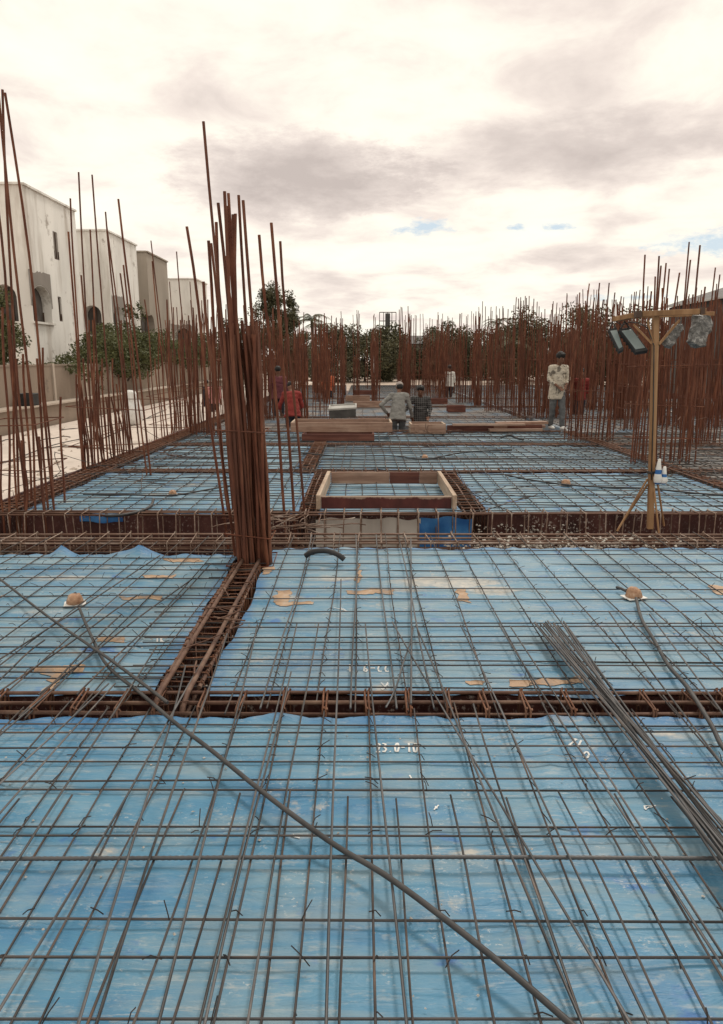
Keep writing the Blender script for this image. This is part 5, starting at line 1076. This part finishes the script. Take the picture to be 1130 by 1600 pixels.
def ell(mb, c, r, rot=None, n=12):
    c = Vector(c); k0 = len(mb.v); m = 9
    for i in range(m + 1):
        t = math.pi * (i + .02) / (m + .04)
        for j in range(n):
            a = 2 * math.pi * j / n; v = Vector((r[0] * math.sin(t) * math.cos(a), r[1] * math.sin(t) * math.sin(a), r[2] * math.cos(t))); v = rot @ v if rot else v; mb.v.append(tuple(c + v))
    for i in range(m):
        for j in range(n): mb.f.append((k0 + i * n + j, k0 + (i + 1) * n + j, k0 + (i + 1) * n + (j + 1) % n, k0 + i * n + (j + 1) % n)); mb.mi.append(0)
    mb.f.append(tuple(k0 + j for j in range(n))); mb.f.append(tuple(k0 + m * n + j for j in reversed(range(n)))); mb.mi += [0, 0]
def person(label, loc, rz, shirt, trousers, lean=0.0, armL=None, armR=None, feet=None, headtilt=0.0, headturn=0.0, hat=None, sleeves=.75, fine=True, tail=.10, shoes='hose', hairv=1.0):
    t = thing('person', label, 'person', loc, rz); vox = .009 if fine else .016
    hip = Vector((0, 0, .90)); sp = lambda s, y=0: hip + Vector((0, math.sin(lean) * s + y * math.cos(lean), math.cos(lean) * s - y * math.sin(lean))); rt = Matrix.Rotation(-lean, 3, 'X')
    sh = {s: sp(.47) + Vector((s * .175, 0, 0)) for s in (-1, 1)}; hp = {s: hip + Vector((s * .09, 0, -.02)) for s in (-1, 1)}
    arm = {-1: armL or ((-.24, .0, 1.12), (-.25, .06, .86)), 1: armR or ((.24, .0, 1.12), (.25, .06, .86))}
    feet = feet or ((-.10, .0), (.11, .04)); ft = {-1: feet[0], 1: feet[1]}
    kn = {}; an = {}
    for s in (-1, 1):
        f = Vector((ft[s][0], ft[s][1], .085)); an[s] = f; m = (hp[s] + f) / 2; kn[s] = m + Vector((0, .035, 0))
    neck = sp(.52); head = neck + Vector((0, math.sin(lean + headtilt) * .17 + .015, math.cos(lean + headtilt) * .17)); hr = Matrix.Rotation(headturn, 3, 'Z') @ Matrix.Rotation(-(lean + headtilt) * .9, 3, 'X')
    def torso(mb, g):
        for s, rx, ry, rz_ in ((.02, .150, .105, .12), (.14, .138, .098, .12), (.27, .152, .108, .12), (.38, .160, .108, .10), (.46, .140, .085, .07)): ell(mb, sp(s), (rx + g, ry + g, rz_ + g * .5), rt)
        cap(mb, sh[-1], sh[1], .062 + g, .062 + g)
    def arms(mb, g, k=1.0):
        for s in (-1, 1):
            e, h = Vector(arm[s][0]), Vector(arm[s][1]); cap(mb, sh[s], e, .050 + g, .039 + g)
            if k > .5: cap(mb, e, e.lerp(h, (k - .5) * 2), .038 + g, (.038 - (k - .5) * 2 * .012) + g)
    def legs(mb, g, k=1.0):
        for s in (-1, 1): cap(mb, hp[s], kn[s], .083 + g, .055 + g); cap(mb, kn[s], kn[s].lerp(an[s], k), .055 + g, .055 - .019 * k + g * 1.3)
    b = MB(); torso(b, -.012); arms(b, 0); legs(b, 0); cap(b, neck - Vector((0, 0, .03)), head, .052, .05)
    ell(b, head, (.074, .092, .112), hr); ell(b, head + hr @ Vector((0, .035, -.055)), (.052, .055, .055), hr); ell(b, head + hr @ Vector((0, .095, -.012)), (.013, .020, .024), hr); ell(b, head + hr @ Vector((0, .086, -.058)), (.026, .012, .009), hr)
    for s in (-1, 1): ell(b, head + hr @ Vector((s * .076, -.005, -.005)), (.012, .022, .032), hr)
    for s in (-1, 1):
        e, h = Vector(arm[s][0]), Vector(arm[s][1]); d = (h - e).normalized(); sd_ = d.cross(Vector((0, 1, .2))).normalized(); nn = sd_.cross(d)
        ell(b, h + d * .045, (.034, .020, .05), Matrix((sd_, nn, d)).transposed())
        for k, (o, L) in enumerate(((-.028, .062), (-.010, .074), (.010, .070), (.027, .055))):
            p = h + d * .085 + sd_ * o; cap(b, p, p + d * L * .55 + nn * .006, .0105, .0098, 6); cap(b, p + d * L * .55 + nn * .006, p + d * L * .9 + nn * .026, .0098, .0085, 6)
        p = h + d * .03 - sd_ * s * .034; cap(b, p, p + d * .045 - sd_ * s * .022 + nn * .014, .012, .010, 6)
        f = an[s]; ell(b, f + Vector((0, .06, -.045)), (.042, .115, .038))
    new('body', remesh(b, MAT['skin'], vox), t)
    b = MB(); torso(b, .012); arms(b, .012, sleeves); 
    rings = []
    for q in range(7):
        k = q / 6; c_ = sp(.30 - (.30 + tail) * k); rx, ry = .162 + .046 * k + .008 * (q == 6), .118 + .028 * k; rings.append([c_ + rt @ Vector((rx * math.cos(2 * math.pi * j / 16), ry * math.sin(2 * math.pi * j / 16), 0)) for j in range(16)])
    k0 = len(b.v)
    for rg_ in rings: b.v += [tuple(v) for v in rg_]
    for q in range(6):
        for j in range(16): b.f.append((k0 + q * 16 + (j + 1) % 16, k0 + q * 16 + j, k0 + (q + 1) * 16 + j, k0 + (q + 1) * 16 + (j + 1) % 16)); b.mi.append(0)
    b.f.append(tuple(k0 + j for j in range(16))); b.f.append(tuple(k0 + 96 + j for j in reversed(range(16)))); b.mi += [0, 0]
    o = new('shirt', remesh(b, shirt, .012, .013, 3, 7), t)
    b = MB(); ell(b, hip + Vector((0, 0, -.02)), (.146, .108, .11)); legs(b, .016, .93); new('trousers', remesh(b, trousers, .012, .012, 8, 6), t)
    for s in (-1, 1):
        b = MB(); f = an[s]; ell(b, f + Vector((0, .06, -.045)), (.050, .13, .046)); b.v = [(v[0], v[1], max(v[2], .0)) for v in b.v]; b.obj('shoe', MAT[shoes], t, True)
        b = MB(); ell(b, head + hr @ Vector((s * .032, .083, .012)), (.012, .008, .009), hr, 8); b.obj('eye', MAT['hair'], t, True)
    if hat:
        b = MB(); ell(b, head + hr @ Vector((0, -.008, .052)), (.088, .104, .078), hr, 16); o = b.obj('cap', hat, t, True); b = MB(); ell(b, head + hr @ Vector((0, .11, .05)), (.07, .07, .010), hr); b.obj('peak', hat, o, True)
        b = MB(); ell(b, head + hr @ Vector((0, -.032, .0)), (.080, .080, .085), hr); b.obj('hair', MAT['hair'], t, True)
    else:
        b = MB(); ell(b, head + hr @ Vector((0, -.020, .048)), (.088 * hairv, .100 * hairv, .088 * hairv), hr, 20); ell(b, head + hr @ Vector((0, .045, .095)), (.062, .05, .04), hr, 14)
        b.v = [tuple(Vector(v) + Vector((mnoise.noise(Vector(v) * 45), mnoise.noise(Vector(v) * 46 + Vector((2, 0, 0))), mnoise.noise(Vector(v) * 44 + Vector((0, 5, 0))))) * .014) for v in b.v]; b.obj('hair', MAT['hair'], t, True)
    return t
def cloth(name, lo, hi, sc=8): return m_rough(name, [(0.3, lo), (0.7, hi)], sc, rough=.9, bump=.4)
def m_print():
    t = NT('printed_pale_cotton'); c = t.ramp(t.noise(4, 4, .6), [(0.3, (.44, .385, .31)), (0.7, (.58, .52, .43))])
    c = t.mix(t.ramp(t.noise(11, 2, .5, (1, 1, 1), (3, 1, 2)), [(0.585, 0.0), (0.62, .85)]), c, (.10, .085, .07)); c = t.mix(t.ramp(t.noise(34, 2, .5), [(0.6, 0.0), (0.64, .6)]), c, (.2, .17, .14)); return t.done(c, .9)
def m_check():
    t = NT('dark_check_cotton'); tc = t.N.new('ShaderNodeTexCoord'); outs = []
    for ax in ('X', 'Z'):
        w = t.N.new('ShaderNodeTexWave'); w.wave_type = 'BANDS'; w.bands_direction = ax; w.inputs['Scale'].default_value = 7.0; t.L.new(tc.outputs['Object'], w.inputs[0]); outs.append(t.ramp(w.outputs[1], [(0.86, 0.0), (0.95, 1.0)]))
    m = t.mix(1.0, outs[0], outs[1], 'LIGHTEN'); return t.done(t.mix(m, (.022, .022, .024), (.17, .16, .155)), .9)
grey = cloth('grey_work_shirt', (.17, .165, .155), (.27, .26, .245)); dkgrey = cloth('grey_trousers', (.075, .08, .085), (.13, .135, .14)); red = cloth('red_shirt', (.17, .025, .022), (.27, .045, .038)); navy = cloth('dark_trousers', (.015, .016, .022), (.035, .036, .045))
pink = cloth('pink_shirt', (.42, .17, .16), (.55, .26, .24)); maroon = cloth('maroon_shirt', (.10, .03, .04), (.16, .05, .06)); whitec = cloth('white_shirt', (.55, .52, .48), (.7, .67, .62)); orange = cloth('orange_shirt', (.5, .11, .05), (.62, .17, .08)); capm = cloth('pale_cap', (.30, .25, .23), (.42, .36, .33))
p = at(872, 676, 0)
person('man in a pale printed shirt and grey jeans standing on the rebar, hands before him', (p.x, 16.35, .05), R(180) + .25, m_print(), dkgrey, .02, ((-.24, .04, 1.12), (-.10, .20, .98)), ((.24, .04, 1.12), (.09, .20, .96)), ((-.08, .16), (.09, -.06)), .30, .2, None, .78, True, .22, 'white', 1.08)
x = up(622, 640, 16.75).x
person('man in a grey shirt and cap bending over the opening, back to the viewer', (x, 16.75, -.55), -.15, grey, dkgrey, .42, ((-.40, .02, 1.12), (-.27, .16, .92)), ((.27, .22, 1.05), (.30, .36, .82)), ((-.12, 0), (.12, .05)), .15, .3, capm, .95, True, .16)
x = up(657, 640, 17.35).x
person('man in a dark checked shirt facing the viewer from the opening', (x, 17.35, -.68), R(180) - .1, m_check(), navy, .16, ((-.24, .08, 1.12), (-.20, .26, .96)), ((.34, .14, 1.12), (.44, .34, 1.0)), None, .35, 0, None, .95, True, .08)
x = up(456, 640, 17.2).x
person('worker in a red shirt stooping behind the thin bars, back to the viewer', (x, 17.4, -.56), .2, red, navy, .34, ((-.30, .2, 1.05), (-.24, .40, .86)), ((.26, .22, 1.05), (.2, .4, .86)), None, .5, 0, None, .62, True, .10)
def far_person(label, px, head_y, Y, shirt, tr, rz, z=None, **k):
    top = up(px, head_y, Y); person(label, (top.x, Y, top.z - 1.70), rz, shirt, tr, fine=False, **k)
far_person('distant person in a white shirt walking away between the bars', 703, 571, 31.5, whitec, navy, .3)
far_person('distant person in a pink shirt on the cast slab at left', 334, 592, 27, pink, navy, .4)
far_person('person in a dark maroon shirt beyond the near dense column', 434, 573, 20.8, maroon, navy, .2)
far_person('distant person in an orange shirt half hidden by bars', 512, 577, 31, orange, navy, -.4, lean=.25)
far_person('person in a bright red shirt partly hidden behind the right columns', 908, 576, 21.5, red, navy, R(180), lean=.2)
far_person('distant person in dark clothes by the left cluster of bars', 322, 594, 30, navy, navy, 1.2)

bpy.data.batch_remove(SPENT); bpy.data.scenes.remove(TMP)
